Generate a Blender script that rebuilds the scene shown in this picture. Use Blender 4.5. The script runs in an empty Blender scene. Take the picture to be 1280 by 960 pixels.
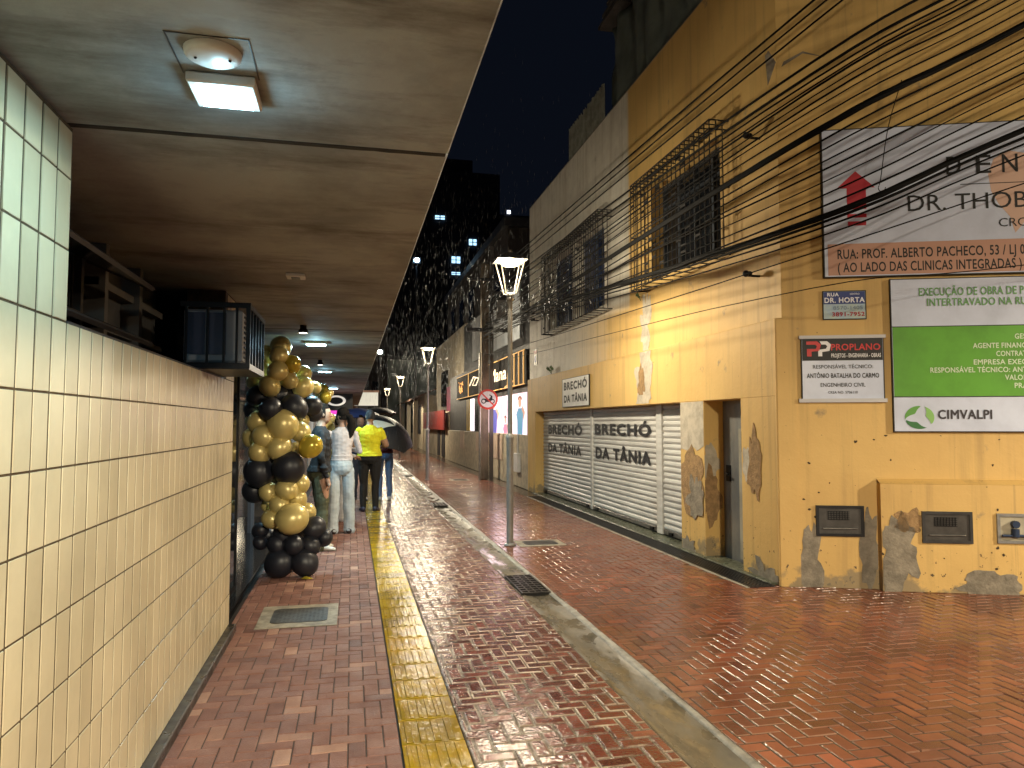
import bpy, bmesh, math, random
import numpy as np
from mathutils import Vector, Matrix, noise
random.seed(7); rng = np.random.default_rng(7)
R = math.radians
S = bpy.context.scene
# ------------------------------------------------------------------ camera
F, EYE = 900.0, 1.5
YAW, PIT = math.atan(200/F), math.atan(50/F)
cam = bpy.data.cameras.new('camera'); cam.lens = F/1280*36; cam.sensor_width = 36
cam.clip_start = 0.05; cam.clip_end = 600
co = bpy.data.objects.new('camera', cam); S.collection.objects.link(co); S.camera = co
co.location = (0, 0, EYE); co.rotation_euler = (R(90)+PIT, 0, -YAW)
# ------------------------------------------------------------------ world: night sky
W = bpy.data.worlds.new('World'); S.world = W; W.use_nodes = True
bg = W.node_tree.nodes['Background']; bg.inputs[0].default_value = (0.10, 0.14, 0.26, 1); bg.inputs[1].default_value = 0.012
# ------------------------------------------------------------------ exposure / renderer
S.view_settings.view_transform = 'Standard'; S.view_settings.look = 'None'
S.view_settings.exposure = 1.2; S.view_settings.gamma = 1.0
S.render.engine = 'CYCLES'
S.cycles.use_denoising = True
S.cycles.max_bounces = 6; S.cycles.diffuse_bounces = 4; S.cycles.glossy_bounces = 4; S.cycles.transparent_max_bounces = 8
S.cycles.sample_clamp_indirect = 4.0; S.cycles.caustics_reflective = False; S.cycles.caustics_refractive = False
LAMP_W, LED_W = 138.0, 6.5
WARM = (1.0, 0.86, 0.63)
COLD = (0.46, 0.84, 1.0)
C = S.collection
# ------------------------------------------------------------------ measuring helper: a ray from the eye, cut at a real plane
_f = Vector((math.sin(YAW)*math.cos(PIT), math.cos(YAW)*math.cos(PIT), math.sin(PIT)))
_r = Vector((math.cos(YAW), -math.sin(YAW), 0)); _u = _r.cross(_f)
def ray(px, py): return _f*F + _r*(px-640) - _u*(py-480)
def atY(px, py, Y): d = ray(px, py); return Vector((0, 0, EYE)) + d*(Y/d.y)
def atX(px, py, X): d = ray(px, py); return Vector((0, 0, EYE)) + d*(X/d.x)
def atP(px, py, p, n): d = ray(px, py); o = Vector((0, 0, EYE)); return o + d*((p-o).dot(n)/d.dot(n))
# ------------------------------------------------------------------ materials
def mat(name, col, rough=0.6, metal=0.0, var=0.0, vscale=3.0, bump=0.0, bscale=60.0, col2=None, spec=0.5, rvar=0.0, coat=0.0, emit=None, es=0.0, stretch=None, attr=None, fac=(0.4, 0.62)):
    m = bpy.data.materials.new(name); m.use_nodes = True
    nt = m.node_tree; N = nt.nodes; L = nt.links; b = N['Principled BSDF']
    b.inputs['Base Color'].default_value = (*col, 1); b.inputs['Roughness'].default_value = rough
    b.inputs['Metallic'].default_value = metal; b.inputs['Specular IOR Level'].default_value = spec
    b.inputs['Coat Weight'].default_value = coat; b.inputs['Coat Roughness'].default_value = 0.08
    if emit: b.inputs['Emission Color'].default_value = (*emit, 1); b.inputs['Emission Strength'].default_value = es
    tc = N.new('ShaderNodeTexCoord'); mp = N.new('ShaderNodeMapping'); L.new(tc.outputs['Object'], mp.inputs[0])
    if stretch: mp.inputs['Scale'].default_value = stretch
    if var or col2:
        n1 = N.new('ShaderNodeTexNoise'); n1.inputs['Scale'].default_value = vscale; n1.inputs['Detail'].default_value = 8; n1.inputs['Roughness'].default_value = 0.65
        L.new(mp.outputs[0], n1.inputs[0])
        rp = N.new('ShaderNodeMapRange'); rp.inputs[1].default_value = fac[0]; rp.inputs[2].default_value = fac[1]
        L.new(n1.outputs[0], rp.inputs[0])
        mx = N.new('ShaderNodeMix'); mx.data_type = 'RGBA'
        c2 = col2 or tuple(c*(1-var) for c in col)
        mx.inputs[6].default_value = (*col, 1); mx.inputs[7].default_value = (*c2, 1)
        L.new(rp.outputs[0], mx.inputs[0]); out = mx.outputs[2]
        if attr:
            out = tone(N, L, out, attr)
        L.new(out, b.inputs['Base Color'])
    if rvar:
        n3 = N.new('ShaderNodeTexNoise'); n3.inputs['Scale'].default_value = vscale*1.7; n3.inputs['Detail'].default_value = 6
        L.new(mp.outputs[0], n3.inputs[0])
        r3 = N.new('ShaderNodeMapRange'); r3.inputs[1].default_value = 0.35; r3.inputs[2].default_value = 0.65
        r3.inputs[3].default_value = max(0.02, rough-rvar); r3.inputs[4].default_value = min(1, rough+rvar)
        L.new(n3.outputs[0], r3.inputs[0]); L.new(r3.outputs[0], b.inputs['Roughness'])
    if bump:
        n2 = N.new('ShaderNodeTexNoise'); n2.inputs['Scale'].default_value = bscale; n2.inputs['Detail'].default_value = 5
        L.new(mp.outputs[0], n2.inputs[0])
        bp = N.new('ShaderNodeBump'); bp.inputs['Strength'].default_value = bump; bp.inputs['Distance'].default_value = 0.01
        L.new(n2.outputs[0], bp.inputs['Height']); L.new(bp.outputs[0], b.inputs['Normal'])
    return m
def tone(N, L, out, attr):
    a = N.new('ShaderNodeAttribute'); a.attribute_name = 'tone'
    h = N.new('ShaderNodeMix'); h.data_type = 'RGBA'; h.blend_type = 'MULTIPLY'; h.inputs[0].default_value = 1
    cr = N.new('ShaderNodeValToRGB'); cr.color_ramp.elements[0].color = (*attr[0], 1); cr.color_ramp.elements[1].color = (*attr[-1], 1)
    for i, c in enumerate(attr[1:-1]):
        e = cr.color_ramp.elements.new((i+1)/(len(attr)-1)); e.color = (*c, 1)
    L.new(a.outputs['Fac'], cr.inputs[0]); L.new(out, h.inputs[6]); L.new(cr.outputs[0], h.inputs[7])
    return h.outputs[2]
def emis(name, col, s):
    m = bpy.data.materials.new(name); m.use_nodes = True; nt = m.node_tree
    b = nt.nodes['Principled BSDF']; b.inputs['Base Color'].default_value = (*col, 1)
    b.inputs['Emission Color'].default_value = (*col, 1); b.inputs['Emission Strength'].default_value = s
    return m
M = {}
M['yellow'] = None
M['concrete'] = mat('concrete', (.30, .27, .22), .8, var=.45, vscale=2, bump=.3, bscale=40)
M['black'] = mat('black_metal', (.012, .012, .014), .45, .6, var=.4, vscale=8)
M['darkpaint'] = mat('dark_paint', (.03, .03, .035), .5, var=.4, vscale=5, bump=.1)
M['steel'] = mat('galvanised_steel', (.28, .27, .25), .4, .8, var=.3, vscale=9, rvar=.1)
M['white'] = mat('white_paint', (.72, .72, .70), .5, var=.15, vscale=4, bump=.08)
M['ink'] = mat('black_ink', (.012, .012, .012), .6)
M['glass'] = mat('dark_glass', (.01, .012, .015), .06, spec=.6)
M['granite'] = mat('black_granite', (.012, .012, .013), .12, var=.5, vscale=60, rvar=.05)
# ------------------------------------------------------------------ mesh helpers
class Frame:                                       # s along a wall, z up, o out of the wall
    def __init__(s, P, u): s.P = Vector(P); s.u = Vector(u).normalized(); s.n = s.u.cross(Vector((0, 0, 1)))
    def __call__(s, a, z, o=0): return s.P + s.u*a + Vector((0, 0, z)) + s.n*o
WORLD = None
class MB:
    def __init__(s): s.v = []; s.f = []; s.mi = []; s.sm = []; s.cuts = []
    def cut(s):                                    # what was added so far is a piece of its own
        if s.v and (not s.cuts or s.cuts[-1] != (len(s.v), len(s.f))): s.cuts.append((len(s.v), len(s.f)))
        return s
    def add(s, vs, fs, mi=0, smooth=False):
        k = len(s.v); s.v += [tuple(v) for v in vs]; s.f += [tuple(i+k for i in f) for f in fs]
        s.mi += [mi]*len(fs); s.sm += [smooth]*len(fs)
    def box(s, x0, x1, y0, y1, z0, z1, fr=None, mi=0, bev=0):
        """world box, or with a frame: x0..x1 = along, y0..y1 = out, z"""
        P = (lambda x, y, z: fr(x, z, y)) if fr else (lambda x, y, z: (x, y, z))
        if bev:
            b = bev; rings = [(z0, b), (z0+b, 0), (z1-b, 0), (z1, b)]; vs = []
            for z, i in rings: vs += [P(x0+i, y0+i, z), P(x1-i, y0+i, z), P(x1-i, y1-i, z), P(x0+i, y1-i, z)]
            fs = [(3, 2, 1, 0), (12, 13, 14, 15)]
            for k in range(3):
                for j in range(4): fs.append((4*k+j, 4*k+(j+1) % 4, 4*k+4+(j+1) % 4, 4*k+4+j))
            s.add(vs, fs, mi); return s
        vs = [P(x, y, z) for z in (z0, z1) for (x, y) in ((x0, y0), (x1, y0), (x1, y1), (x0, y1))]
        s.add(vs, [(3, 2, 1, 0), (4, 5, 6, 7), (0, 1, 5, 4), (1, 2, 6, 5), (2, 3, 7, 6), (3, 0, 4, 7)], mi); return s
    def tube(s, pts, r, n=8, mi=0, caps=True):
        pts = [Vector(p) for p in pts]; rs = r if isinstance(r, (list, tuple)) else [r]*len(pts); vs = []
        for i, p in enumerate(pts):
            t = (pts[min(i+1, len(pts)-1)]-pts[max(i-1, 0)]).normalized()
            a = t.cross(Vector((0, 0, 1))) if abs(t.z) < .95 else t.cross(Vector((1, 0, 0)))
            a.normalize(); b = t.cross(a)
            vs += [p + (a*math.cos(2*math.pi*k/n)+b*math.sin(2*math.pi*k/n))*rs[i] for k in range(n)]
        fs = [(i*n+k, i*n+(k+1) % n, (i+1)*n+(k+1) % n, (i+1)*n+k) for i in range(len(pts)-1) for k in range(n)]
        s.add(vs, fs, mi, n > 4)
        if caps: s.add(vs[:n][::-1]+vs[-n:], [tuple(range(n)), tuple(range(n, 2*n))], mi)
        return s
    def ball(s, c, r, nu=16, nv=10, mi=0, sc=(1, 1, 1), tip=0):
        vs = []; c = Vector(c)
        for i in range(nv+1):
            th = math.pi*i/nv
            for j in range(nu):
                ph = 2*math.pi*j/nu
                vs.append(c+Vector((math.sin(th)*math.cos(ph)*sc[0], math.sin(th)*math.sin(ph)*sc[1], math.cos(th)*sc[2]))*r)
        s.add(vs, [(i*nu+j, (i+1)*nu+j, (i+1)*nu+(j+1) % nu, i*nu+(j+1) % nu) for i in range(nv) for j in range(nu)], mi, True); return s
    def lathe(s, c, prof, n=16, mi=0, smooth=True):
        c = Vector(c); vs = [c+Vector((r*math.cos(2*math.pi*k/n), r*math.sin(2*math.pi*k/n), z)) for r, z in prof for k in range(n)]
        s.add(vs, [(i*n+k, i*n+(k+1) % n, (i+1)*n+(k+1) % n, (i+1)*n+k) for i in range(len(prof)-1) for k in range(n)], mi, smooth); return s
    def poly(s, pts2, fr, o0, o1, mi=0, mside=None):
        """outline (s,z) extruded o0..o1 out of the wall"""
        n = len(pts2); vs = [fr(a, z, o0) for a, z in pts2]+[fr(a, z, o1) for a, z in pts2]
        s.add(vs, [tuple(range(n, 2*n))], mi)
        s.add(vs, [(i, (i+1) % n, n+(i+1) % n, n+i) for i in range(n)], mi if mside is None else mside); return s
    def build(s, name, mats, parent=None, dy=None):
        if s.cuts:
            s.cut(); cs = [(0, 0)]+s.cuts; s.cuts = []; out = []
            for (v0, f0), (v1, f1) in zip(cs, cs[1:]):
                m = MB(); m.v = s.v[v0:v1]; m.f = [tuple(i-v0 for i in f) for f in s.f[f0:f1]]; m.mi = s.mi[f0:f1]; m.sm = s.sm[f0:f1]
                out.append(m.build(name, mats, parent))
            return out[0]
        me = bpy.data.meshes.new(name); off = wl(parent)
        me.from_pydata([(v[0]-off.x, v[1]-off.y, v[2]-off.z) for v in s.v], [], s.f)
        for m in (mats if isinstance(mats, (list, tuple)) else [mats]): me.materials.append(m)
        me.polygons.foreach_set('material_index', s.mi); me.polygons.foreach_set('use_smooth', s.sm); me.validate(); me.update()
        o = bpy.data.objects.new(name, me); C.objects.link(o)
        if parent: o.parent = parent
        return o
def wl(o):
    v = Vector((0, 0, 0))
    while o: v = v + Vector(o.location); o = o.parent
    return v
def tag(o, label=None, cat=None, group=None, kind=None):
    if label: o['label'] = label
    if cat: o['category'] = cat
    if group: o['group'] = group
    if kind: o['kind'] = kind
    return o
def thing(name, label, cat, loc=(0, 0, 0), group=None):
    o = bpy.data.objects.new(name, None); C.objects.link(o); o.location = loc; o.empty_display_size = .1
    return tag(o, label, cat, group)
def solo(o, loc):                                   # move a one-mesh thing's origin to loc
    off = Vector(loc)-Vector(o.location); o.data.transform(Matrix.Translation(-off)); o.location = loc; return o
def struct(name, mb, m): return tag(mb.build(name, m), kind='structure')
def copy_tree(o, parent=None, loc=None, label=None):
    c = o.copy(); C.objects.link(c); c.parent = parent
    if loc: c.location = loc
    if label: c['label'] = label
    for ch in list(o.children): copy_tree(ch, c)
    return c
def ctext(txt, bold=0):
    cu = bpy.data.curves.new('t', 'FONT'); cu.body = txt; cu.size = 1; cu.resolution_u = 3; cu.space_character = 1+bold*3
    o = bpy.data.objects.new('t', cu); C.objects.link(o); dg = bpy.context.evaluated_depsgraph_get()
    me = bpy.data.meshes.new_from_object(o.evaluated_get(dg)); bpy.data.objects.remove(o); bpy.data.curves.remove(cu)
    vs = [v.co.copy() for v in me.vertices]; fs = [tuple(p.vertices) for p in me.polygons]; bpy.data.meshes.remove(me)
    return vs, fs
_tc = {}
def text(mb, fr, txt, s0, s1, z0, z1, o, bold=0, mi=0, accents=False, cut=None):
    """lettering stretched to s0..s1; z0..z1 is the height of the capitals; o out of the wall"""
    mb.cut(); key = (txt, bold)
    if key not in _tc: _tc[key] = ctext(txt, bold)
    vs, fs = _tc[key]
    xa = min(v.x for v in vs); xb = max(v.x for v in vs); cap = .72
    kx = (s1-s0)/(xb-xa); kz = (z1-z0)/cap
    sh = [(0, 0)] if not bold else [(0, 0), (-1, -.5), (1, .5), (-.5, 1), (.5, -1)]
    for i, (dx, dz) in enumerate(sh):
        P = [fr(s0+(v.x-xa+dx*bold)*kx, z0+(v.y+dz*bold)*kz, o+i*.00025) for v in vs]; mb.add(P, fs, mi)
    mb.cut()
def blob(cs, cz, rs, rz, n=28, rough=.25, seed=0):
    return [(cs+rs*k*math.cos(a), cz+rz*k*math.sin(a)) for i in range(n) for a in [2*math.pi*i/n]
            for k in [1+rough*2*noise.noise(Vector((math.cos(a)*2.2+seed*7.3, math.sin(a)*2.2, seed)))+rough*.5*noise.noise(Vector((a*4, seed, 1)))]]
# ------------------------------------------------------------------ light helper
def lamp(name, kind, loc, energy, col, size=.08, rot=None, parent=None, spread=None):
    l = bpy.data.lights.new(name, kind); l.energy = energy; l.color = col
    if kind == 'AREA':
        l.shape = 'RECTANGLE'; l.size = size[0]; l.size_y = size[1]
        if spread: l.spread = spread
    else: l.shadow_soft_size = size
    o = bpy.data.objects.new(name, l); C.objects.link(o); o.location = loc
    if rot: o.rotation_euler = rot
    if kind == 'SPOT': l.spot_size = R(180); l.spot_blend = spread
    if parent: o.parent = parent; o.location = Vector(loc)-wl(parent)
    return o
# ================================================================== GROUND
gm = mat('ground_dark', (.05, .04, .035), .5, var=.4)
struct('ground', MB().box(-60, 60, -15, 160, -.3, -.03), gm)
def bricks(name, x0, x1, y0, y1, m, w=.083, jit=.35, gap=.003, tilt=.009, wide=.006, mask=None, ring=None):
    n0 = int((min(x0, y0)-2)/w)
    V = []; Fc = []; T = []; k = 0
    ix0, ix1, iy0, iy1 = int(x0/w)-2, int(x1/w)+2, int(y0/w)-2, int(y1/w)+2
    X, Y = np.meshgrid(np.arange(ix0, ix1), np.arange(iy0, iy1), indexing='ij')
    f = (X-Y) % 4
    rects = []
    for ff, dx, dy in ((0, 2, 1), (3, 1, 2)):
        sel = f == ff
        rects.append(np.stack([X[sel]*w, Y[sel]*w, (X[sel]+dx)*w, (Y[sel]+dy)*w], 1))
    Q = np.concatenate(rects).astype(float)
    Q[:, 0] = np.clip(Q[:, 0], x0, x1); Q[:, 2] = np.clip(Q[:, 2], x0, x1); Q[:, 1] = np.clip(Q[:, 1], y0, y1); Q[:, 3] = np.clip(Q[:, 3], y0, y1)
    Q = Q[(Q[:, 2]-Q[:, 0] > .02) & (Q[:, 3]-Q[:, 1] > .02)]
    if mask is not None: Q = Q[mask((Q[:, 0]+Q[:, 2])/2, (Q[:, 1]+Q[:, 3])/2)]
    n = len(Q); cx = (Q[:, 0]+Q[:, 2])/2; cy = (Q[:, 1]+Q[:, 3])/2
    tx = rng.normal(0, tilt, n); ty = rng.normal(0, tilt, n); zz = rng.normal(0, .0010, n)
    verts = np.zeros((n, 12, 3))
    for L, (ins, z) in enumerate(((gap, -.009), (gap+.0025, -.0022), (gap+wide, 0))):
        for c, (a, b) in enumerate(((0, 1), (2, 1), (2, 3), (0, 3))):
            px = Q[:, a]+(ins if a == 0 else -ins); py = Q[:, b]+(ins if b == 1 else -ins)
            verts[:, L*4+c] = np.stack([px, py, z+zz+(px-cx)*tx+(py-cy)*ty], 1)
    fl = [(8, 9, 10, 11)]+[(L*4+j, L*4+(j+1) % 4, L*4+4+(j+1) % 4, L*4+4+j) for L in (0, 1) for j in range(4)]
    base = (np.arange(n)*12)[:, None, None]; faces = (np.array(fl)[None]+base).reshape(-1, 4)
    me = bpy.data.meshes.new(name); me.vertices.add(n*12); me.vertices.foreach_set('co', verts.reshape(-1))
    nf = len(faces); me.loops.add(nf*4); me.loops.foreach_set('vertex_index', faces.reshape(-1).astype(np.int32))
    me.polygons.add(nf); me.polygons.foreach_set('loop_start', np.arange(nf, dtype=np.int32)*4)
    me.polygons.foreach_set('use_smooth', np.zeros(nf, dtype=bool))
    at = me.attributes.new('tone', 'FLOAT', 'FACE'); at.data.foreach_set('value', np.repeat(np.clip(rng.normal(.5, .22, n), 0, 1), 9))
    me.materials.append(m)
    if ring: me.materials.append(ring); me.polygons.foreach_set('material_index', np.tile(np.array([0]+[1]*8, dtype=np.int32), n))
    me.update(); me.validate()
    o = bpy.data.objects.new(name, me); C.objects.link(o); return tag(o, kind='structure')
red = ((.62, .6, .62), (1, 1, 1), (1.5, 1.45, 1.35))
m_dry = mat('brick_dry', (.27, .125, .092), .6, var=.35, vscale=3.5, bump=.8, bscale=120, attr=((.62, .58, .6), (.95, .95, .95), (1.0, 1.05, 1.05), (1.75, 2.2, 2.1)), rvar=.12, col2=(.20, .085, .062))
m_road = mat('brick_wet', (.16, .036, .023), .12, var=.4, vscale=7, bump=.28, bscale=50, attr=((.6, .6, .6), (1, 1, 1), (1.15, 1.2, 1.2), (1.7, 2.1, 2.0)), rvar=.06)
m_ring = mat('brick_rim_sand', (.40, .31, .22), .2, bump=.8, bscale=55, vscale=3.2, col2=(.12, .05, .035), fac=(.40, .56), rvar=.08)
m_ringp = mat('brick_rim_wet', (.26, .14, .09), .17, bump=.25, bscale=50, vscale=2, col2=(.14, .06, .04), rvar=.05)
m_plaza = mat('brick_plaza', (.225, .068, .036), .19, var=.35, vscale=1.3, bump=.10, bscale=50, attr=red, rvar=.07)
bricks('sidewalk', -.87, .24, 1.2, 46, m_dry, tilt=.006, gap=.0012, wide=.0045)
bricks('road', .55, 1.47, 1.2, 46, m_road, tilt=.012, wide=.010, gap=.003, ring=m_ring)
bricks('plaza', 1.78, 9.5, 1.2, 46, m_plaza, tilt=.007, ring=m_ringp, wide=.006, mask=lambda x, y: (x < 3.56) | (y < 6.2))
m_joint = mat('joint_sand', (.07, .045, .03), .7, var=.4, vscale=30)
m_jwet = mat('joint_water', (.16, .12, .08), .10, rvar=.06, vscale=3, bump=.9, bscale=50)
struct('sidewalk_bed', MB().box(-.87, .24, 1.2, 46, -.04, -.0055), m_joint)
struct('road_bed', MB().box(.55, 1.47, 1.2, 46, -.04, -.0035), m_jwet)
struct('plaza_bed', MB().box(1.78, 9.5, 1.2, 46, -.04, -.0045), mat('joint_damp', (.075, .045, .03), .16, rvar=.08, vscale=3, bump=.15, bscale=40))
struct('far_road', MB().box(-1.2, 30, 46, 120, -.02, -.004), m_road)
# tactile strip
ty = mat('tactile_yellow', (.43, .27, .012), .13, spec=.22, var=.45, vscale=5, bump=.4, bscale=28, rvar=.07, col2=(.30, .20, .03), attr=((.75, .75, .8), (1, 1, 1), (1.15, 1.12, 1)))
mb = MB(); tones = []; W3 = .285; y = 1.2
while y < 46:
    k0 = len(mb.f); z = random.gauss(0, .0008)
    mb.box(.247, .543, y+.003, y+W3-.003, -.02, .001+z, bev=.0025)
    nb = 6 if int(y/W3) % 3 else 4
    for j in range(nb):
        if nb == 6: xa = .265+j*.0445; mb.box(xa, xa+.022, y+.014, y+W3-.014, .0005+z, .005+z, bev=.0022)
        else: xa = .27+j*.066; mb.box(xa, xa+.034, y+.014, y+W3-.014, .0005+z, .005+z, bev=.0022)
    tones += [min(1, max(0, random.gauss(.5, .25)))]*(len(mb.f)-k0); y += W3
o = struct('tactile_strip', mb, ty); a = o.data.attributes.new('tone', 'FLOAT', 'FACE'); a.data.foreach_set('value', tones[:len(o.data.polygons)])
# gutter, laid concrete, a little wavy along its rims
m_gut = mat('gutter_concrete', (.17, .135, .085), .3, var=.5, vscale=4, bump=.35, bscale=25, rvar=.24, col2=(.10, .085, .06), stretch=(1, .5, 1))
mb = MB(); ys = np.arange(1.2, 46.1, .12); prof = [(1.47, -.002), (1.495, .0), (1.53, -.010), (1.60, -.016), (1.68, -.013), (1.725, -.004), (1.735, .006), (1.77, .007), (1.785, -.008)]
vs = []
for yy in ys:
    for i, (x, z) in enumerate(prof):
        vs.append((x+.010*noise.noise(Vector((i*.5, yy*2.5, 0))), yy, z+.003*noise.noise(Vector((x*8, yy*4, 3)))))
n = len(prof); mb.add(vs, [(i*n+k, i*n+k+1, (i+1)*n+k+1, (i+1)*n+k) for i in range(len(ys)-1) for k in range(n-1) if k not in (5, 6)], 0, True)
mb.add(vs, [(i*n+k, i*n+k+1, (i+1)*n+k+1, (i+1)*n+k) for i in range(len(ys)-1) for k in (5, 6)], 1, True)
struct('gutter', mb, [m_gut, mat('gutter_rim', (.34, .31, .25), .5, var=.5, vscale=9, bump=.4, bscale=60)])
def drain(y0, y1, label):
    t = thing('drain_grate', label, 'drain grate', (1.61, (y0+y1)/2, 0), 'drain grates in the gutter')
    MB().box(1.48, 1.745, y0, y1, -.03, .0075).build('pit', mat('pit_black', (.004, .004, .004), .9), t)
    mb = MB(); mb.box(1.48, 1.495, y0, y1, .008, .016).box(1.73, 1.745, y0, y1, .008, .016).box(1.495, 1.73, y0, y0+.015, .008, .016).box(1.495, 1.73, y1-.015, y1, .008, .016)
    for k in range(1, 4): x = 1.495+k*.235/4; mb.box(x-.006, x+.006, y0+.015, y1-.015, .008, .014)
    k = 1
    while y0+k*.085 < y1-.03: mb.box(1.495, 1.73, y0+k*.085-.011, y0+k*.085+.011, .009, .016); k += 1
    mb.build('grate', mat('wet_iron', (.05, .045, .04), .3, .7, var=.5, vscale=20), t)
drain(6.25, 7.0, 'black iron drain grate in the concrete gutter nearest the camera')
drain(13.2, 13.75, 'small drain grate in the gutter before the second street lamp')
drain(21.0, 21.55, 'far drain grate in the gutter beyond the second street lamp')
# inspection covers
def cover(x0, x1, y0, y1, label, light=True):
    t = thing('inspection_cover', label, 'manhole cover', ((x0+x1)/2, (y0+y1)/2, 0), 'inspection covers in the paving')
    MB().box(x0, x1, y0, y1, .0, .006, bev=.002).build('concrete_surround', mat('cover_surround', (.40, .36, .28), .6, var=.45, vscale=9, bump=.5), t)
    mx, my = (x1-x0)*.16, (y1-y0)*.18; a, b, c, d = x0+mx, x1-mx*.8, y0+my, y1-my; mb = MB()
    pts = []
    for (cx, cy, q) in ((b-.05, d-.05, 0), (a+.05, d-.05, 1), (a+.05, c+.05, 2), (b-.05, c+.05, 3)):
        for k in range(5): an = math.pi/2*(q+k/4); pts.append((cx+.05*math.cos(an), cy+.05*math.sin(an)))
    n = len(pts); mb.add([(x, y, .002) for x, y in pts]+[(x, y, .011) for x, y in pts], [tuple(range(n, 2*n))]+[(i, (i+1) % n, n+(i+1) % n, n+i) for i in range(n)])
    for j in range(9):
        for i in range(12):
            xx = a+.04+i*(b-a-.08)/11; yy = c+.035+j*(d-c-.07)/8; mb.box(xx-.008, xx+.008, yy-.006, yy+.006, .0105, .0128)
    mb.build('lid', mat('cover_lid', (.10, .10, .10), .45, .3, var=.5, vscale=14, bump=.3), t)
cover(-.68, -.09, 5.62, 6.28, 'oblong grey inspection cover in a concrete surround before the balloons')
cover(2.03, 2.62, 8.65, 9.1, 'shallow concrete inspection cover in wet paving at the nearest lamp')
cover(2.6, 3.1, 19.0, 19.6, 'small dark cover in the paving beside the utility pole')
# ================================================================== CORNER BUILDING (right)
# painted plaster: yellow with stains, upper far part white
def plaster(name, white=False):
    m = bpy.data.materials.new(name); m.use_nodes = True; nt = m.node_tree; N = nt.nodes; L = nt.links; b = N['Principled BSDF']
    b.inputs['Roughness'].default_value = .62
    g = N.new('ShaderNodeNewGeometry')
    def nz(scale, det=7, st=None, ro=.6):
        n = N.new('ShaderNodeTexNoise'); n.inputs['Scale'].default_value = scale; n.inputs['Detail'].default_value = det; n.inputs['Roughness'].default_value = ro
        mp = N.new('ShaderNodeMapping'); L.new(g.outputs['Position'], mp.inputs[0])
        if st: mp.inputs['Scale'].default_value = st
        L.new(mp.outputs[0], n.inputs[0]); return n.outputs[0]
    def rng_(s, a, bb, c=0, d=1):
        r = N.new('ShaderNodeMapRange'); L.new(s, r.inputs[0]); r.inputs[1].default_value = a; r.inputs[2].default_value = bb; r.inputs[3].default_value = c; r.inputs[4].default_value = d; return r.outputs[0]
    def mix(f, a, bb, mode='MIX'):
        x = N.new('ShaderNodeMix'); x.data_type = 'RGBA'; x.blend_type = mode
        for s, i in ((f, 0), (a, 6), (bb, 7)):
            if isinstance(s, (tuple, float)): x.inputs[i].default_value = s if isinstance(s, float) else (*s, 1)
            else: L.new(s, x.inputs[i])
        return x.outputs[2]
    def mth(op, a, bb):
        x = N.new('ShaderNodeMath'); x.operation = op
        for s, i in ((a, 0), (bb, 1)):
            if isinstance(s, (int, float)): x.inputs[i].default_value = s
            else: L.new(s, x.inputs[i])
        return x.outputs[0]
    big = nz(.9); med = nz(3.5); fine = nz(22); strk = nz(2.5, st=(2.4, 2.4, .12)); rain = nz(9, st=(2.4, 2.4, .06))
    sp = N.new('ShaderNodeSeparateXYZ'); L.new(g.outputs['Position'], sp.inputs[0])
    c = mix(rng_(big, .38, .62), (.64, .425, .145), (.56, .36, .12))
    if white:
        far = rng_(sp.outputs['Y'], 9.8, 9.88)                                   # upper coat: hard edge
        soft = rng_(mth('ADD', sp.outputs['Y'], mth('MULTIPLY', med, 1.5)), 11.2, 13.6)
        hi = rng_(sp.outputs['Z'], 3.15, 3.35)
        f = mth('ADD', mth('MULTIPLY', far, hi), mth('MULTIPLY', soft, mth('SUBTRACT', 1, hi)))
        c = mix(f, c, mix(rng_(med, .4, .65), (.74, .71, .62), (.63, .60, .52)))
    c = mix(rng_(strk, .52, .72, 0, .38), c, (.22, .15, .06))
    c = mix(rng_(rain, .58, .72, 0, .3), c, (.16, .12, .06))
    low = mth('MULTIPLY', rng_(sp.outputs['Z'], .0, .75, 1, 0), 1)
    c = mix(rng_(mth('ADD', fine, mth('MULTIPLY', low, .09)), .70, .73), c, (.09, .06, .03))
    c = mix(rng_(mth('ADD', med, mth('MULTIPLY', rng_(sp.outputs['Z'], .0, .3, 1, 0), .26)), .66, .74, 0, .75), c, (.19, .16, .11))
    L.new(c, b.inputs['Base Color'])
    bp = N.new('ShaderNodeBump'); bp.inputs['Strength'].default_value = .5; bp.inputs['Distance'].default_value = .012
    L.new(mth('ADD', mth('MULTIPLY', fine, .35), med), bp.inputs['Height']); L.new(bp.outputs[0], b.inputs['Normal'])
    return m
M['yellow'] = plaster('yellow_plaster'); M['upper'] = plaster('upper_plaster', True)
M['bare'] = mat('bare_mortar', (.27, .235, .18), .85, var=.4, vscale=9, bump=.9, bscale=30)
M['mud'] = mat('mud_render', (.34, .215, .10), .9, var=.35, vscale=14, bump=1.0, bscale=45)
M['putty'] = mat('pale_putty', (.50, .45, .36), .8, var=.3, vscale=8, bump=.3, bscale=30)
CB = thing('corner_building', 'two storey yellow corner building with grey roller shutters and barred upstairs windows', 'building', (4.2, 11, 0))
FX = Frame((3.9, 0, 0), (0, -1, 0))       # facade: s = -Y ; out = toward the street
def fs(y): return -y
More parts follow.
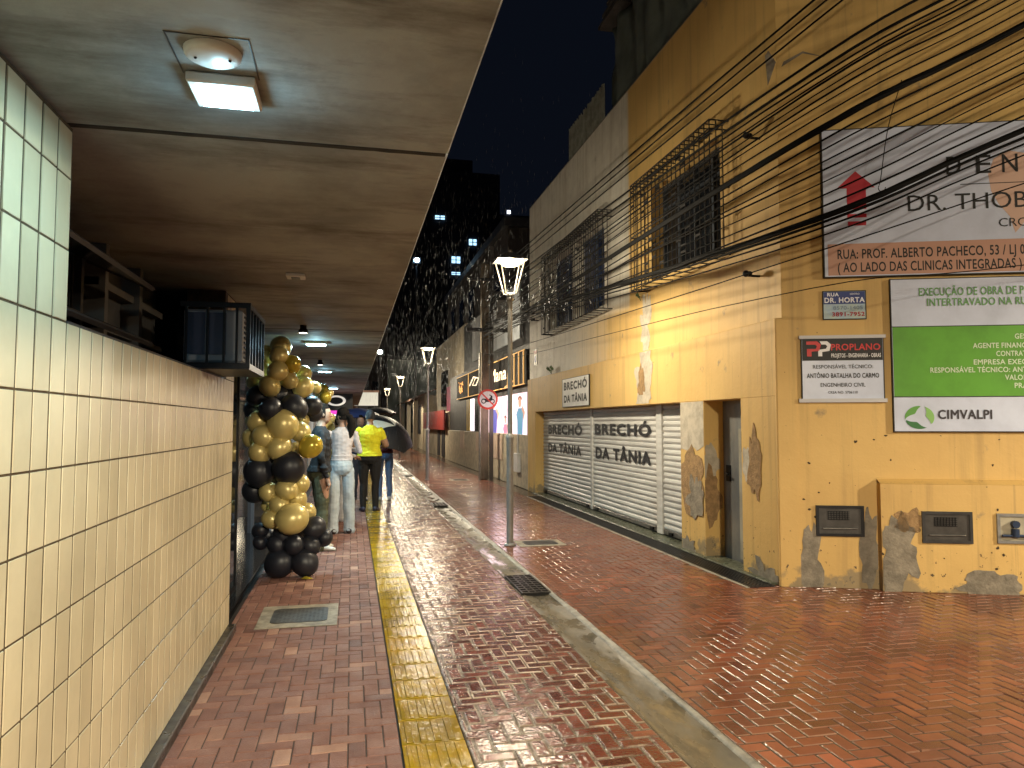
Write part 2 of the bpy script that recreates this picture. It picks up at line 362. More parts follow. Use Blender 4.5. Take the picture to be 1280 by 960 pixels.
def wall_holes(mb, fr, s0, s1, z0, z1, o, holes, depth, back=.25):
    """front skin at o with rectangular holes and reveals going back `depth`"""
    ss = sorted({s0, s1, *[h[0] for h in holes], *[h[1] for h in holes]}); zs = sorted({z0, z1, *[h[2] for h in holes], *[h[3] for h in holes]})
    for a, b in zip(ss, ss[1:]):
        for c, d in zip(zs, zs[1:]):
            if any(h[0] <= a and b <= h[1] and h[2] <= c and d <= h[3] for h in holes): continue
            mb.add([fr(a, c, o), fr(b, c, o), fr(b, d, o), fr(a, d, o)], [(0, 1, 2, 3)])
    for a, b, c, d in holes:
        q = [(a, c), (b, c), (b, d), (a, d)]
        for i in range(4):
            p, r = q[i], q[(i+1) % 4]
            mb.add([fr(*p, o), fr(*r, o), fr(*r, o-depth), fr(*p, o-depth)], [(3, 2, 1, 0)])
holes = [(-14.25, -10.9, 3.42, 4.82), (-9.0, -7.15, 3.42, 4.72)]
mb = MB(); wall_holes(mb, FX, -15.9, -6.042, 2.49, 6.45, -.05, holes, .22)
mb.box(-15.9, -6.1, -.6, -.28, 2.49, 3.4, FX).box(-15.9, -6.1, -.6, -.28, 4.84, 6.45, FX)
mb.add([FX(-15.9, 0, -.05), FX(-15.9, 6.45, -.05), FX(-15.9, 6.45, -6), FX(-15.9, 0, -6)], [(0, 1, 2, 3)])
mb.build('upper_wall', M['upper'], CB)
mb = MB().box(-15.9, -6.02, -.1, -.052, 6.40, 6.47, FX); mb.build('roof_coping', M['concrete'], CB)
mb = MB(); mb.box(-15.9, -6.09, -.5, .0, 1.76, 2.5, FX, bev=.008); mb.build('shop_band', M['yellow'], CB)
# piers and jambs
mb = MB(); mb.box(-15.9, -15.22, -.45, -.004, 0, 1.77, FX).build('pier', M['yellow'], CB)
mb = MB(); mb.box(-8.12, -7.52, -.45, -.004, 0, 1.77, FX, bev=.006).build('pier', M['yellow'], CB)
mb = MB(); mb.box(-6.72, -6.08, -.45, -.004, 0, 1.77, FX, bev=.006).build('pier', M['yellow'], CB)
# peeled places
def patch(fr, cs, cz, rs, rz, m, o=.004, seed=0, th=.004, rough=.28, name='peeled_patch', parent=None, n=36):
    return MB().poly(blob(cs, cz, rs, rz, n, rough, seed), fr, o-th, o).build(name, m, parent or CB)
def clipb(pts, s0, s1, z0=0, z1=1.76): return [(min(max(a, s0), s1), min(max(z, z0), z1)) for a, z in pts]
MB().poly(clipb(blob(-7.82, 1.52, .42, .36, 30, .3, 3), -8.11, -7.53, .9), FX, -.004, .0).build('peeled_patch', M['putty'], CB)
MB().poly(clipb(blob(-7.82, .82, .30, .36, 40, .25, 5), -8.1, -7.53), FX, .0, .004).build('peeled_patch', M['mud'], CB)
MB().poly(clipb(blob(-7.75, .66, .2, .22, 40, .35, 8), -8.1, -7.53), FX, .004, .009).build('peeled_patch', M['bare'], CB)
MB().poly(clipb(blob(-7.95, .03, .2, .12, 30, .4, 9), -8.1, -7.53), FX, .0, .004).build('peeled_patch', M['bare'], CB)
FP = Frame((3.9, 7.52, 0), (1, 0, 0))     # side of the middle pier, faces the camera
MB().poly(clipb(blob(.07, 1.05, .12, .22, 30, .3, 11), .005, .2), FP, 0, .004).build('peeled_patch', M['putty'], CB)
MB().poly(clipb(blob(.07, .68, .14, .27, 30, .3, 12), .005, .22), FP, .0, .006).build('peeled_patch', M['mud'], CB)
MB().poly(clipb(blob(-6.48, 1.12, .11, .33, 36, .3, 15), -6.71, -6.1), FX, .0, .004).build('peeled_patch', M['mud'], CB)
MB().poly(clipb(blob(-6.62, 1.1, .08, .17, 30, .3, 16), -6.715, -6.1), FX, .0, .003).build('peeled_patch', M['putty'], CB)
MB().poly(clipb(blob(-6.35, .03, .25, .12, 36, .5, 17), -6.71, -6.1), FX, .0, .004).build('peeled_patch', M['bare'], CB)
# long run of peeled paint down the facade
MB().poly([(a, min(max(z, 2.51), 3.3)) for a, z in blob(-9.25, 2.88, .17, .42, 60, .5, 21)], FX, -.05, -.046).build('peeled_patch', M['putty'], CB)
MB().poly([(a, min(max(z, 1.78), 2.49)) for a, z in blob(-9.22, 2.1, .27, .48, 60, .4, 22)], FX, .0, .004).build('peeled_patch', M['putty'], CB)
MB().poly([(a, min(max(z, 1.9), 2.4)) for a, z in blob(-9.3, 2.05, .11, .28, 40, .4, 23)], FX, .004, .006).build('peeled_patch', M['mud'], CB)
# shutters: curved slats in profile, running the whole length of each bay
m_sh = mat('shutter_grey', (.56, .56, .54), .45, .0, var=.3, vscale=3, rvar=.1, stretch=(1, .3, 3), bump=.05)
def shutter(y0, y1):
    mb = MB(); vs = []; zs = []; z = .1; pitch = .076
    while z < 1.80:
        for k, (dz, do) in enumerate(((0, 0), (.006, .010), (.03, .020), (.055, .016), (.068, .004), (.0755, 0))): zs.append((z+dz, do))
        z += pitch
    n = len(zs)
    nx = 9
    for i in range(nx):
        yy = y0+(y1-y0)*i/(nx-1)
        for zz, oo in zs: vs.append((4.1-oo+.006*noise.noise(Vector((yy*1.3, zz*2, 4))), yy, zz+.004*noise.noise(Vector((yy*.9, zz*8, 0)))))
    mb.add(vs, [(i*n+k, i*n+k+1, (i+1)*n+k+1, (i+1)*n+k) for i in range(nx-1) for k in range(n-1)], 0, False)
    o = mb.build('roller_shutter', m_sh, CB)
    MB().box(4.075, 4.11, y0, y1, .04, .1, bev=.006).build('bottom_bar', M['steel'], o)
    mbk = MB()
    for yy in (y0+.12, y1-.3): mbk.box(4.05, 4.08, yy, yy+.1, .05, .09)
    mbk.build('lock', M['black'], o); return o
sh1 = shutter(11.99, 15.2); sh2 = shutter(9.2, 11.9); sh3 = shutter(8.1, 9.02)
for yy, w in ((11.9, .09), (9.02, .18)): 
    MB().box(4.06, 4.12, yy, yy+w, .03, 1.78, bev=.006).build('guide_rail', m_sh, CB)
MB().box(4.12, 4.3, 8.0, 15.3, 0, 1.78).build('shutter_back', M['darkpaint'], CB)
mb = MB(); FS = Frame((4.076, 0, 0), (0, -1, 0)); ml = mat('stencil_black', (.012, .012, .014), .6, var=.5, col2=(.10, .10, .10), vscale=25, fac=(.55, .66))
for (a, b, z0, z1, t) in ((-14.75, -12.5, 1.30, 1.48, 'BRECHÓ'), (-14.75, -12.55, .93, 1.10, 'DA TÂNIA')): text(mb, FS, t, a, b, z0, z1, .004, .045)
mb.build('lettering', ml, sh1); mb = MB()
for (a, b, z0, z1, t) in ((-11.75, -9.42, 1.33, 1.5, 'BRECHÓ'), (-11.72, -9.43, .93, 1.11, 'DA TÂNIA')): text(mb, FS, t, a, b, z0, z1, .004, .05)
mb.build('lettering', ml, sh2)
# threshold
m_green = mat('green_sill', (.12, .13, .09), .35, var=.5, vscale=8, rvar=.15, bump=.3)
MB().box(3.84, 4.1, 6.12, 15.3, -.02, .018, bev=.006).build('threshold', m_green, CB)
# grey door
D = MB().box(4.14, 4.2, 6.7, 7.55, 0, 1.77).build('door', mat('door_grey', (.13, .14, .145), .45, .3, var=.45, vscale=3, stretch=(1, 1, .4), col2=(.22, .22, .21)), CB)
MB().box(4.125, 4.14, 6.95, 7.16, .04, 1.45).build('weather_strip', mat('strip_cream', (.36, .34, .27), .6, var=.3), D)
MB().tube([(4.14, 7.4, .95), (4.09, 7.4, .95), (4.09, 7.33, .94)], .012).box(4.125, 4.14, 7.36, 7.44, .86, 1.04).build('handle', M['black'], D)
MB().box(4.11, 4.126, 7.02, 7.08, 1.2, 1.42).build('number_plate', M['ink'], D)
# windows and grilles
m_bar = mat('grille_iron', (.018, .017, .017), .7, .1, var=.4, vscale=12)
m_bluewin = mat('window_blue', (.06, .10, .24), .25, .2, var=.5, vscale=6, stretch=(1, 1, .3))
def window(y0, y1, z0, z1, blue):
    w = MB().box(4.14, 4.18, y0, y1, z0, z1).build('window', m_bluewin if blue else M['glass'], CB)
    mb = MB(); nmul = 4
    for i in range(nmul+1):
        yy = y0+(y1-y0)*i/nmul; mb.box(4.11, 4.14, max(y0, yy-.025), min(y1, yy+.025), z0, z1)
    mb.box(4.112, 4.138, y0, y1, z0, z0+.05).box(4.112, 4.138, y0, y1, z1-.05, z1)
    if not blue: mb.box(4.112, 4.138, y0, y1, z0+.75*(z1-z0), z0+.75*(z1-z0)+.03)
    mb.build('frame', mat('frame_dark', (.05, .06, .075), .4, .3) if not blue else mat('frame_blue', (.08, .12, .20), .4), w)
    return w
w1 = window(10.92, 14.23, 3.43, 4.81, True); w2 = window(7.17, 8.98, 3.43, 4.71, False)
MB().box(3.96, 4.14, 12.5, 12.68, 3.43, 4.81).build('mullion_wall', M['upper'], w1)
def grille(y0, y1, z0, z1, w):
    mb = MB(); xo = 3.72; xi = 3.95; rb = .007
    n = int((y1-y0)/.115)
    for i in range(n+1):
        yy = y0+(y1-y0)*i/n; mb.tube([(xo, yy, z0), (xo, yy, z1)], rb, 5)
        mb.tube([(xo, yy, z1), (xi, yy, z1)], rb, 4)
        if i % 2 == 0: mb.tube([(xo, yy, z0), (xi, yy, z0)], rb, 4)
    for zz in (z0, z0+.5*(z1-z0), z1-.1, z1): mb.tube([(xi, y0, zz), (xo, y0, zz), (xo, y1, zz), (xi, y1, zz)], .009, 5)
    rr = random.Random(5)
    for i in range(n*2):                                   # short welded links between bars
        j = rr.randrange(n); zz = z0+.1+rr.random()*(z1-z0-.2); yy = y0+(y1-y0)*j/n
        mb.box(xo-.006, xo+.006, yy, yy+(y1-y0)/n, zz-.012, zz+.012)
    for k in (1, 2): 
        xx = xo+k*(xi-xo)/3
        for yy in (y0, y1): mb.tube([(xx, yy, z0), (xx, yy, z1)], rb, 4)
    mb.build('grille', m_bar, w)
grille(10.55, 14.0, 3.3, 4.86, w1); grille(6.95, 9.2, 3.32, 4.78, w2)
# insulator racks on the facade
mbk = MB()
for (yy, zz) in ((6.35, 4.35), (6.4, 2.97), (15.1, 3.9), (15.1, 3.75)):
    mbk.tube([(3.95, yy, zz), (3.8, yy, zz)], .012, 6).ball((3.8, yy, zz+.02), .035, 8, 6).ball((3.84, yy, zz+.02), .028, 8, 6).cut()
mbk.build('wire_bracket', M['black'], CB)
# side wall on the cross street
SW = Frame((3.9, 6.06, 0), (.938, -.346, 0))
mb = MB(); mb.box(.054, 7.5, -.3, -.0, 2.5, 6.45, SW).box(-.01, 7.5, -.32, 0, 0, 2.5, SW); mb.build('side_wall', M['yellow'], CB)
mb = MB().box(.17, .18, 0, .006, 0, 2.5, SW); mb.box(.0, .17, 0, .012, 0, 2.5, SW).build('corner_strip', M['yellow'], CB)
mb = MB().box(.86, 7.5, 0, .09, 0, .96, SW, bev=.004)
mb.add([SW(.86, .96, .09), SW(7.5, .96, .09), SW(7.5, 1.0, .0), SW(.86, 1.0, .0)], [(0, 1, 2, 3)]); mb.build('plinth', M['yellow'], CB)
for (a, z, rs, rz, o, sd, m) in ((.27, .22, .10, .38, .004, 31, 'bare'), (.78, .35, .08, .34, .004, 32, 'bare'), (1.0, .4, .16, .28, .094, 33, 'bare'), (.95, .12, .1, .2, .095, 34, 'bare'), (1.75, .07, .25, .14, .094, 35, 'bare'), (1.1, .62, .14, .1, .094, 36, 'mud')):
    s0 = .865 if o > .05 else .175
    MB().poly(clipb(blob(a, z, rs, rz, 40, .3, sd), s0, .855 if o < .05 else 7, 0.0, .95), SW, o-.004, o).build('stain_patch', M[m], CB)
# chips
mb = MB(); rr = random.Random(9)
for i in range(34):
    a = rr.uniform(.2, 3); z = rr.uniform(.2, 1.4); r = rr.uniform(.005, .016); o = .002 if (a < .86 or z > .97) else .092
    mb.poly(blob(a, z, r, r*rr.uniform(.5, 1.3), 9, .4, i), SW, o-.001, o)
mb.build('chip_marks', mat('chip_dark', (.05, .03, .015), .9), CB)
# meter boxes
def meter(s0, s1, z0, z1, o, col, label=None, openbox=False):
    fr_m = mat('meter_frame', col, .4, .3, var=.3, vscale=9)
    b = MB().box(s0, s1, o, o+.018, z0, z0+.025, SW).box(s0, s1, o, o+.018, z1-.025, z1, SW).box(s0, s0+.025, o, o+.018, z0+.025, z1-.025, SW).box(s1-.025, s1, o, o+.018, z0+.025, z1-.025, SW).build('meter_box', fr_m, CB)
    if label: b['label'] = label
    if not openbox:
        MB().box(s0+.025, s1-.025, o, o+.006, z0+.025, z1-.025, SW).build('cover', mat('meter_cover', (.075, .072, .068), .3, var=.3, vscale=12), b)
        mb = MB(); w = s1-s0
        for i in range(8): mb.box(s0+w*.25+i*w*.058, s0+w*.25+i*w*.058+.006, o+.006, o+.012, z1-.13, z1-.05, SW)
        for i in range(5): mb.box(s0+w*.25, s0+w*.25+w*.45, o+.006, o+.0125, z1-.13+i*.018, z1-.125+i*.018, SW)
        mb.build('vent_grid', M['black'], b)
        MB().tube([SW(s0+.06, z0+.07, o+.012), SW(s1-.06, z0+.072, o+.012)], .006, 6).build('glass_ridge', M['steel'], b)
    else:
        MB().box(s0+.025, s1-.025, o, o+.004, z0+.025, z1-.025, SW).build('back_panel', mat('meter_back', (.42, .38, .28), .6, var=.3), b)
        mb = MB(); c = (s0+.14); mb.tube([SW(s0+.03, z0+.07, o+.03), SW(s1-.03, z0+.07, o+.03)], .012, 8).tube([SW(c, z0+.06, o+.03), SW(c, z0+.13, o+.03)], .03, 10)
        mb.tube([SW(c, z0+.17, o+.01), SW(c, z0+.17, o+.05)], .032, 12)
        mb.build('water_meter', mat('meter_blue', (.03, .05, .10), .4, .3), b)
meter(.32, .74, .47, .75, .001, (.015, .015, .017), 'near black electricity meter box with glass cover')
meter(1.2, 1.62, .44, .72, .091, (.06, .06, .06))
meter(1.82, 2.24, .45, .71, .091, (.30, .30, .29), 'open meter recess with blue water meter', True)
# crack above and missing plaster chunk
MB().poly([(-.03, 4.75), (.05, 4.98), (-.02, 5.1), (-.05, 5.05)], SW, .0, .004).poly([(.1, 4.93), (.3, 5.05), (.5, 5.0), (.3, 5.07), (.12, 4.98)], SW, 0, .003).build('peeled_patch', M['bare'], CB)
# rest of the building body, roof storey, corrugated parapet
mb = MB(); mb.add([(4.42, 6.3, 6.4), (11, 3.9, 6.4), (11, 15.85, 6.4), (4.42, 15.85, 6.4)], [(0, 1, 2, 3)])
mb.box(10.6, 10.9, 4, 15.85, 0, 6.38); mb.build('roof_slab', M['concrete'], CB)
mb = MB(); vs = []; n = 0
for i in range(61):
    yy = 10.98+i*(12.98-10.98)/60; xo = 4.0+.018*math.sin(i*1.7); top = 7.13+.02*noise.noise(Vector((i, 0, 0)))-(.06 if i % 7 == 0 else 0)
    vs += [(xo, yy, 6.44), (xo, yy, top)]
mb.add(vs, [(2*i, 2*i+1, 2*i+3, 2*i+2) for i in range(60)]); o = mb.build('corrugated_parapet', mat('old_sheet', (.32, .33, .28), .6, .2, var=.4, vscale=5), CB)
sd = o.modifiers.new('s', 'SOLIDIFY'); sd.thickness = .006
# tarp hanging at the end of the roof storey
TR = thing('roof_shed', 'dark rooftop shed with tiled eaves above the yellow building', 'shed', (6, 8, 6.5))
mb = MB().box(4.3, 9, 6.2, 9.0, 6.45, 8.2); mb.build('shed_wall', mat('shed_grey', (.10, .10, .085), .8, var=.5, vscale=3), TR)
mb = MB()
for k in range(9): 
    y0 = 10.95-k*.02; z0 = 8.05+k*.13
    mb.box(3.93+k*.02, 4.9, 10.2-k*.1, y0+.12-k*.13, z0, z0+.05)
mb.build('eaves', mat('eave_tiles', (.07, .06, .055), .8, var=.5, vscale=6), TR)
mb = MB(); nu, nv = 34, 14; vs = []
for i in range(nu):
    for j in range(nv):
        u, v = i/(nu-1), j/(nv-1); yy = 10.92-u*3.6
        zt = 8.02-.1*math.sin(u*math.pi*3)**2+ .35*u; z = 6.46+(zt-6.46)*v
        fold = .07*math.sin(u*38+2.5*noise.noise(Vector((u*5, v*2, 0))))*(.35+v*.65)+.06*noise.noise(Vector((u*9, v*4, 5)))
        vs.append((4.12+fold, yy, z))
mb.add(vs, [(i*nv+j, i*nv+j+1, (i+1)*nv+j+1, (i+1)*nv+j) for i in range(nu-1) for j in range(nv-1)], 0, True)
o = mb.build('roof_tarpaulin', mat('tarp', (.16, .19, .17), .5, var=.35, vscale=2, bump=.2, bscale=14)); o.modifiers.new('s', 'SOLIDIFY').thickness = .008
tag(solo(o, (4.12, 9.2, 6.46)), 'grey green tarpaulin hung in folds along the roof edge of the corner building', 'tarpaulin')
# trench drain
TD = thing('trench_drain', 'long black slotted trench drain at the foot of the roller shutters', 'drain', (3.62, 10, 0))
MB().box(3.58, 3.84, 6.06, 14.6, -.03, .001).build('channel', mat('pit2', (.005, .005, .005), .8), TD)
mb = MB(); mb.box(3.58, 3.595, 6.06, 14.6, .001, .009).box(3.825, 3.84, 6.06, 14.6, .001, .009)
for k in range(1, 6): mb.box(3.595+k*.0383-.005, 3.595+k*.0383+.005, 6.06, 14.6, .002, .008)
yy = 6.06
while yy < 14.6: mb.box(3.595, 3.825, yy, yy+.014, .003, .009); yy += .05
mb.build('grating', mat('drain_iron', (.03, .03, .032), .35, .4), TD)
struct('drain_kerb', MB().box(3.55, 3.58, 6.06, 14.6, -.02, .006, bev=.002), mat('kerb_light', (.38, .35, .28), .5, var=.4, vscale=8))
# weeds
def weed(loc, n, h, label):
    mb = MB(); rr = random.Random(int(h*1000))
    for i in range(n):
        a = rr.uniform(0, 6.28); l = h*rr.uniform(.5, 1); p = Vector(loc); q = p+Vector((-abs(math.cos(a))*l*.6, math.sin(a)*l*.6, l*.8))
        mb.tube([p, (p+q)/2+Vector((0, 0, .01)), q], [.003, .003, .001], 4)
        sd_ = Vector((math.sin(a), math.cos(a), .2))*l*.25; mb.add([q-sd_, q+Vector((0, 0, l*.3)), q+sd_, q-Vector((0, 0, l*.2))], [(0, 1, 2, 3)])
    tag(solo(mb.build('weed', mat('weed_green', (.06, .10, .03), .6)), loc), label, 'plant')
weed((3.92, 9.35, 3.22), 9, .12, 'small green weed sprouting from the facade under the upper grille')
weed((3.9, 13.9, 2.5), 14, .16, 'dry weed tuft on the ledge above the shop sign')
# ------------------------------------------------------------------ signs
def inkm(n, c, **k): return mat(n, c, .5, **k)
white_b = mat('banner_white', (.60, .66, .82), .35, var=.15, vscale=2, bump=.7, bscale=2.2)
def board(name, label, cat, s0, s1, z0, z1, o=.03, base=white_b, rim=M['ink'], fr=SW, skew=0, th=.02):
    t = thing(name, label, cat, fr((s0+s1)/2, z0, o))
    MB().box(s0, s1, o-th, o, z0, z1, fr).build('panel', base, t)
    r = .008; MB().box(s0-r, s1+r, o-th, o+.003, z0-r, z0, fr).box(s0-r, s1+r, o-th, o+.003, z1, z1+r, fr).box(s0-r, s0, o-th, o+.003, z0, z1, fr).box(s1, s1+r, o-th, o+.003, z0, z1, fr).build('edge', rim, t)
    return t
BG = board('clinic_banner', 'big white dentist banner with red arrow and tan address strip', 'banner', .44, 3.6, 2.87, 4.26, o=.05, th=.04)
o1 = .053
MB().box(.47, 3.57, .05, o1, 2.88, 3.175, SW).build('address_strip', inkm('tan', (.50, .28, .20)), BG)
mb = MB(); mb.poly([(.56, 3.70), (.73, 3.86), (.90, 3.70), (.82, 3.70), (.82, 3.50), (.65, 3.50), (.65, 3.70)], SW, .05, o1).box(.65, .82, .05, o1, 3.42, 3.455, SW).box(.655, .815, .05, o1, 3.345, 3.385, SW).build('arrow', inkm('red_arrow', (.42, .015, .03)), BG)
mb = MB(); mb.poly([(1.90, 3.62), (1.88, 3.78), (1.93, 3.92), (2.05, 3.99), (2.2, 3.96), (2.35, 3.99), (2.5, 3.93), (2.55, 3.78), (2.5, 3.62), (2.42, 3.5), (2.36, 3.24), (2.28, 3.24), (2.22, 3.42), (2.15, 3.3), (2.09, 3.23), (2.05, 3.38), (1.96, 3.5)], SW, .05, .0515).build('tooth_shape', inkm('tooth_tan', (.62, .42, .33)), BG)
mb = MB()
text(mb, SW, 'D', 1.525, 1.65, 3.79, 3.965, .0535, .004); text(mb, SW, 'E', 1.78, 1.905, 3.79, 3.965, .0535, .004); text(mb, SW, 'N', 2.0, 2.13, 3.79, 3.965, .0535, .004)
text(mb, SW, 'DR. THOB', 1.182, 2.2, 3.462, 3.617, .0535, .0); text(mb, SW, 'CRO', 1.954, 2.2, 3.29, 3.37, .0535)
text(mb, SW, 'RUA: PROF. ALBERTO PACHECO, 53 / LJ 03', .555, 2.2, 3.035, 3.125, .0535, .018)
text(mb, SW, '( AO LADO DAS CLINICAS INTEGRADAS )', .555, 2.13, 2.91, 3.0, .0535, .018)
mb.box(1.64, 3.4, .05, .0532, 3.69, 3.697, SW); mb.build('lettering', M['ink'], BG)
CV = board('works_notice', 'white and green public works notice board below the dentist banner', 'notice board', 1.02, 3.4, 1.435, 2.83, o=.03)
MB().box(1.025, 3.4, .03, .033, 1.75, 2.39, SW).build('green_field', mat('field_green', (.115, .36, .03), .4, var=.25, vscale=1.6), CV)
MB().box(1.02, 3.4, .03, .0345, 1.744, 1.752, SW).box(1.02, 3.4, .03, .0345, 2.388, 2.396, SW).build('rule_line', M['ink'], CV)
mb = MB(); text(mb, SW, 'EXECUÇÃO DE OBRA DE P', 1.263, 2.15, 2.675, 2.75, .034, .02); text(mb, SW, 'INTERTRAVADO NA RU', 1.33, 2.17, 2.58, 2.65, .034, .02); mb.build('green_lettering', inkm('ink_green', (.14, .34, .12)), CV)
mb = MB()
for t, a, z in (('GES', 2.06, 2.268), ('AGENTE FINANC', 1.707, 2.187), ('CONTRAT', 1.9, 2.113), ('EMPRESA EXEC', 1.709, 2.038), ('RESPONSÁVEL TÉCNICO: ANT', 1.339, 1.968), ('VALOR', 1.966, 1.897), ('PRA', 2.043, 1.824)):
    text(mb, SW, t, a, 2.15, z, z+.047, .035, .018)
mb.build('white_lettering', inkm('ink_white', (.62, .72, .55)), CV)
mb = MB(); text(mb, SW, 'CIMVALPI', 1.394, 1.845, 1.548, 1.63, .034, .03); mb.build('black_lettering', inkm('ink_charcoal', (.03, .025, .035)), CV)
mb = MB(); c0, cz = 1.235, 1.56
def leaf(rot, mi):
    pts = []
    for i in range(13): a = R(rot)+R(100)*i/12; pts.append((c0+.125*math.cos(a), cz+.105*math.sin(a)))
    for i in range(13): a = R(rot)+R(100)*(1-i/12); r = .118-.062*math.sin(math.pi*(i/12)); pts.append((c0+r*math.cos(a-.1), cz+r*.85*math.sin(a-.1)))
    mb.poly(pts, SW, .03, .034, mi)
leaf(90, 0); leaf(330, 1); leaf(200, 2)
mb.build('leaf_emblem', [inkm('leafa', (.10, .30, .05)), inkm('leafb', (.22, .45, .12)), inkm('leafc', (.03, .15, .04))], CV)
ST = board('street_name_plate', 'small blue street name plate reading DR. HORTA below the dentist banner', 'street sign', .43, .80, 2.48, 2.735, o=.015, base=mat('plate_pale', (.30, .42, .55), .35, var=.5, vscale=9, col2=(.42, .52, .46)), th=.01)
MB().box(.432, .798, .015, .0165, 2.618, 2.733, SW).build('blue_field', inkm('plate_blue', (.02, .04, .20)), ST)
mb = MB(); text(mb, SW, 'RUA', .465, .565, 2.692, 2.725, .018, .03); text(mb, SW, 'DR. HORTA', .44, .792, 2.632, 2.68, .018, .03); text(mb, SW, 'CENTRO', .665, .75, 2.703, 2.719, .018, .01); mb.build('white_lettering', inkm('w2', (.75, .78, .85)), ST)
mb = MB(); text(mb, SW, '8570-1405', .515, .775, 2.565, 2.60, .018, .01); mb.build('grey_lettering', inkm('g2', (.16, .22, .30)), ST)
mb = MB(); text(mb, SW, '3891-7952', .505, .79, 2.503, 2.542, .018, .03); mb.build('red_lettering', inkm('r2', (.35, .02, .03)), ST)
PP = board('engineer_notice', 'white engineering notice with black header and red and white PP emblem', 'notice', .225, .94, 1.73, 2.30, o=.02, th=.01)
MB().box(.20, .965, .005, .032, 2.295, 2.325, SW).box(.19, .965, .005, .032, 1.70, 1.735, SW).build('batten', mat('batten', (.5, .5, .52), .5), PP)
MB().box(.228, .937, .02, .0225, 2.09, 2.294, SW).build('black_header', M['ink'], PP)
mb = MB(); text(mb, SW, 'PROPLANO', .485, .915, 2.185, 2.245, .025, .02)
mb.poly([(.27, 2.16), (.27, 2.20), (.35, 2.20), (.36, 2.225), (.345, 2.24), (.265, 2.24), (.265, 2.27), (.36, 2.27), (.395, 2.24), (.38, 2.18), (.31, 2.175), (.31, 2.13), (.27, 2.13)], SW, .02, .025).build('red_lettering', inkm('r3', (.55, .03, .03)), PP)
mb = MB(); text(mb, SW, 'PROJETOS - ENGENHARIA - OBRAS', .485, .92, 2.118, 2.155, .025, .02)
mb.poly([(.37, 2.13), (.37, 2.19), (.44, 2.2), (.452, 2.225), (.435, 2.24), (.40, 2.24), (.385, 2.27), (.45, 2.27), (.485, 2.24), (.47, 2.18), (.405, 2.17), (.405, 2.13)], SW, .02, .025).build('white_lettering', inkm('w3', (.75, .75, .78)), PP)
mb = MB(); text(mb, SW, 'RESPONSÁVEL TÉCNICO:', .32, .85, 2.015, 2.05, .0225, .006); text(mb, SW, 'ANTÔNIO BATALHA DO CARMO', .265, .90, 1.928, 1.972, .0225, .02)
text(mb, SW, 'ENGENHEIRO CIVIL', .385, .78, 1.845, 1.882, .0225, .006); text(mb, SW, 'CREA NO. 5736110', .45, .71, 1.782, 1.806, .0225, .01); mb.build('black_lettering', M['ink'], PP)
SS = board('shop_sign', 'small white shop sign reading BRECHÓ DA TÂNIA on the yellow band', 'sign', -13.05, -11.5, 1.82, 2.33, o=.025, base=M['white'], fr=FX)
mb = MB(); text(mb, FX, 'BRECHÓ', -12.93, -11.6, 2.13, 2.27, .028, .045); text(mb, FX, 'DA TÂNIA', -12.93, -11.6, 1.9, 2.03, .028, .045); mb.build('lettering', M['ink'], SS)
FN = board('bus_notice', 'tiny red and blue notice plate at the far end of the white wall', 'notice', -15.5, -15.2, 2.8, 3.15, o=-.04, base=M['white'], rim=M['white'], fr=FX, th=.01)
MB().box(-15.48, -15.22, -.04, -.037, 3.04, 3.12, FX).build('red_bar', inkm('r4', (.4, .03, .03)), FN); MB().box(-15.42, -15.28, -.04, -.037, 2.86, 3.0, FX).build('blue_mark', inkm('b4', (.05, .08, .35)), FN)
# ================================================================== LEFT BUILDING
LB = thing('tiled_building', 'cream tiled building at left with a deep concrete marquee over the sidewalk', 'building', (-1.5, 5, 0))
m_tile = mat('cream_tile', (.56, .475, .31), .32, var=.16, vscale=2.2, bump=.02, bscale=6, attr=((.86, .85, .83), (1, 1, 1), (1.06, 1.06, 1.06)), rvar=.02)
m_grout = mat('grout', (.075, .045, .018), .9, var=.5, vscale=20)
mb = MB(); tn = []
def tile(y0, y1, z0, z1, x=-.85, g=.003):
    y0 += .0032; y1 -= .0032
    k0 = len(mb.f); d = random.uniform(-.0005, .0005); e = random.uniform(-.0003, .0003)
    xa, b = x+d, .0012
    vs = [(x-.003, y0+g, z0+g), (x-.003, y1-g, z0+g), (x-.003, y1-g, z1-g), (x-.003, y0+g, z1-g),
          (xa, y0+g+b, z0+g+b), (xa+e, y1-g-b, z0+g+b), (xa+e, y1-g-b, z1-g-b), (xa, y0+g+b, z1-g-b)]
    mb.add(vs, [(4, 5, 6, 7), (0, 1, 5, 4), (1, 2, 6, 5), (2, 3, 7, 6), (3, 0, 4, 7)]); tn.extend([random.random()]*5)
PZ = .2195
for j in range(0, 12):
    z0 = 1.59-7*PZ+j*PZ; z1 = z0+PZ
    if z0 < .0: z0 = .055
    i = 0; y = -1.98
    while y < 5.6:
        y1 = min(y+.11, 5.62)
        if z0 < 1.80 or y1 < 2.44 or y > 5.2: 
            if z0 < 2.4: tile(y, y1, max(z0, .055), min(z1, 2.40))
        y += .11
o = mb.build('tiled_wall', m_tile, LB)
a = o.data.attributes.new('tone', 'FLOAT', 'FACE')
if len(o.data.polygons) == len(tn): a.data.foreach_set('value', tn)
mb = MB().box(-1.1, -.8525, -2, 2.42, 0, 2.41).box(-1.1, -.8525, 2.42, 5.62, 0, 1.807).box(-1.1, -.8525, 5.2, 5.62, 1.807, 2.41); mb.build('wall_core', m_grout, LB)
mb = MB().box(-1.1, -.852, 2.43, 5.2, 1.807, 1.815); mb.build('wall_sill', M['darkpaint'], LB)
MB().box(-.87, -.80, -2, 5.62, -.02, .055, bev=.006).build('skirting', mat('dark_skirting', (.03, .026, .022), .4, var=.5, vscale=7, rvar=.15), LB)
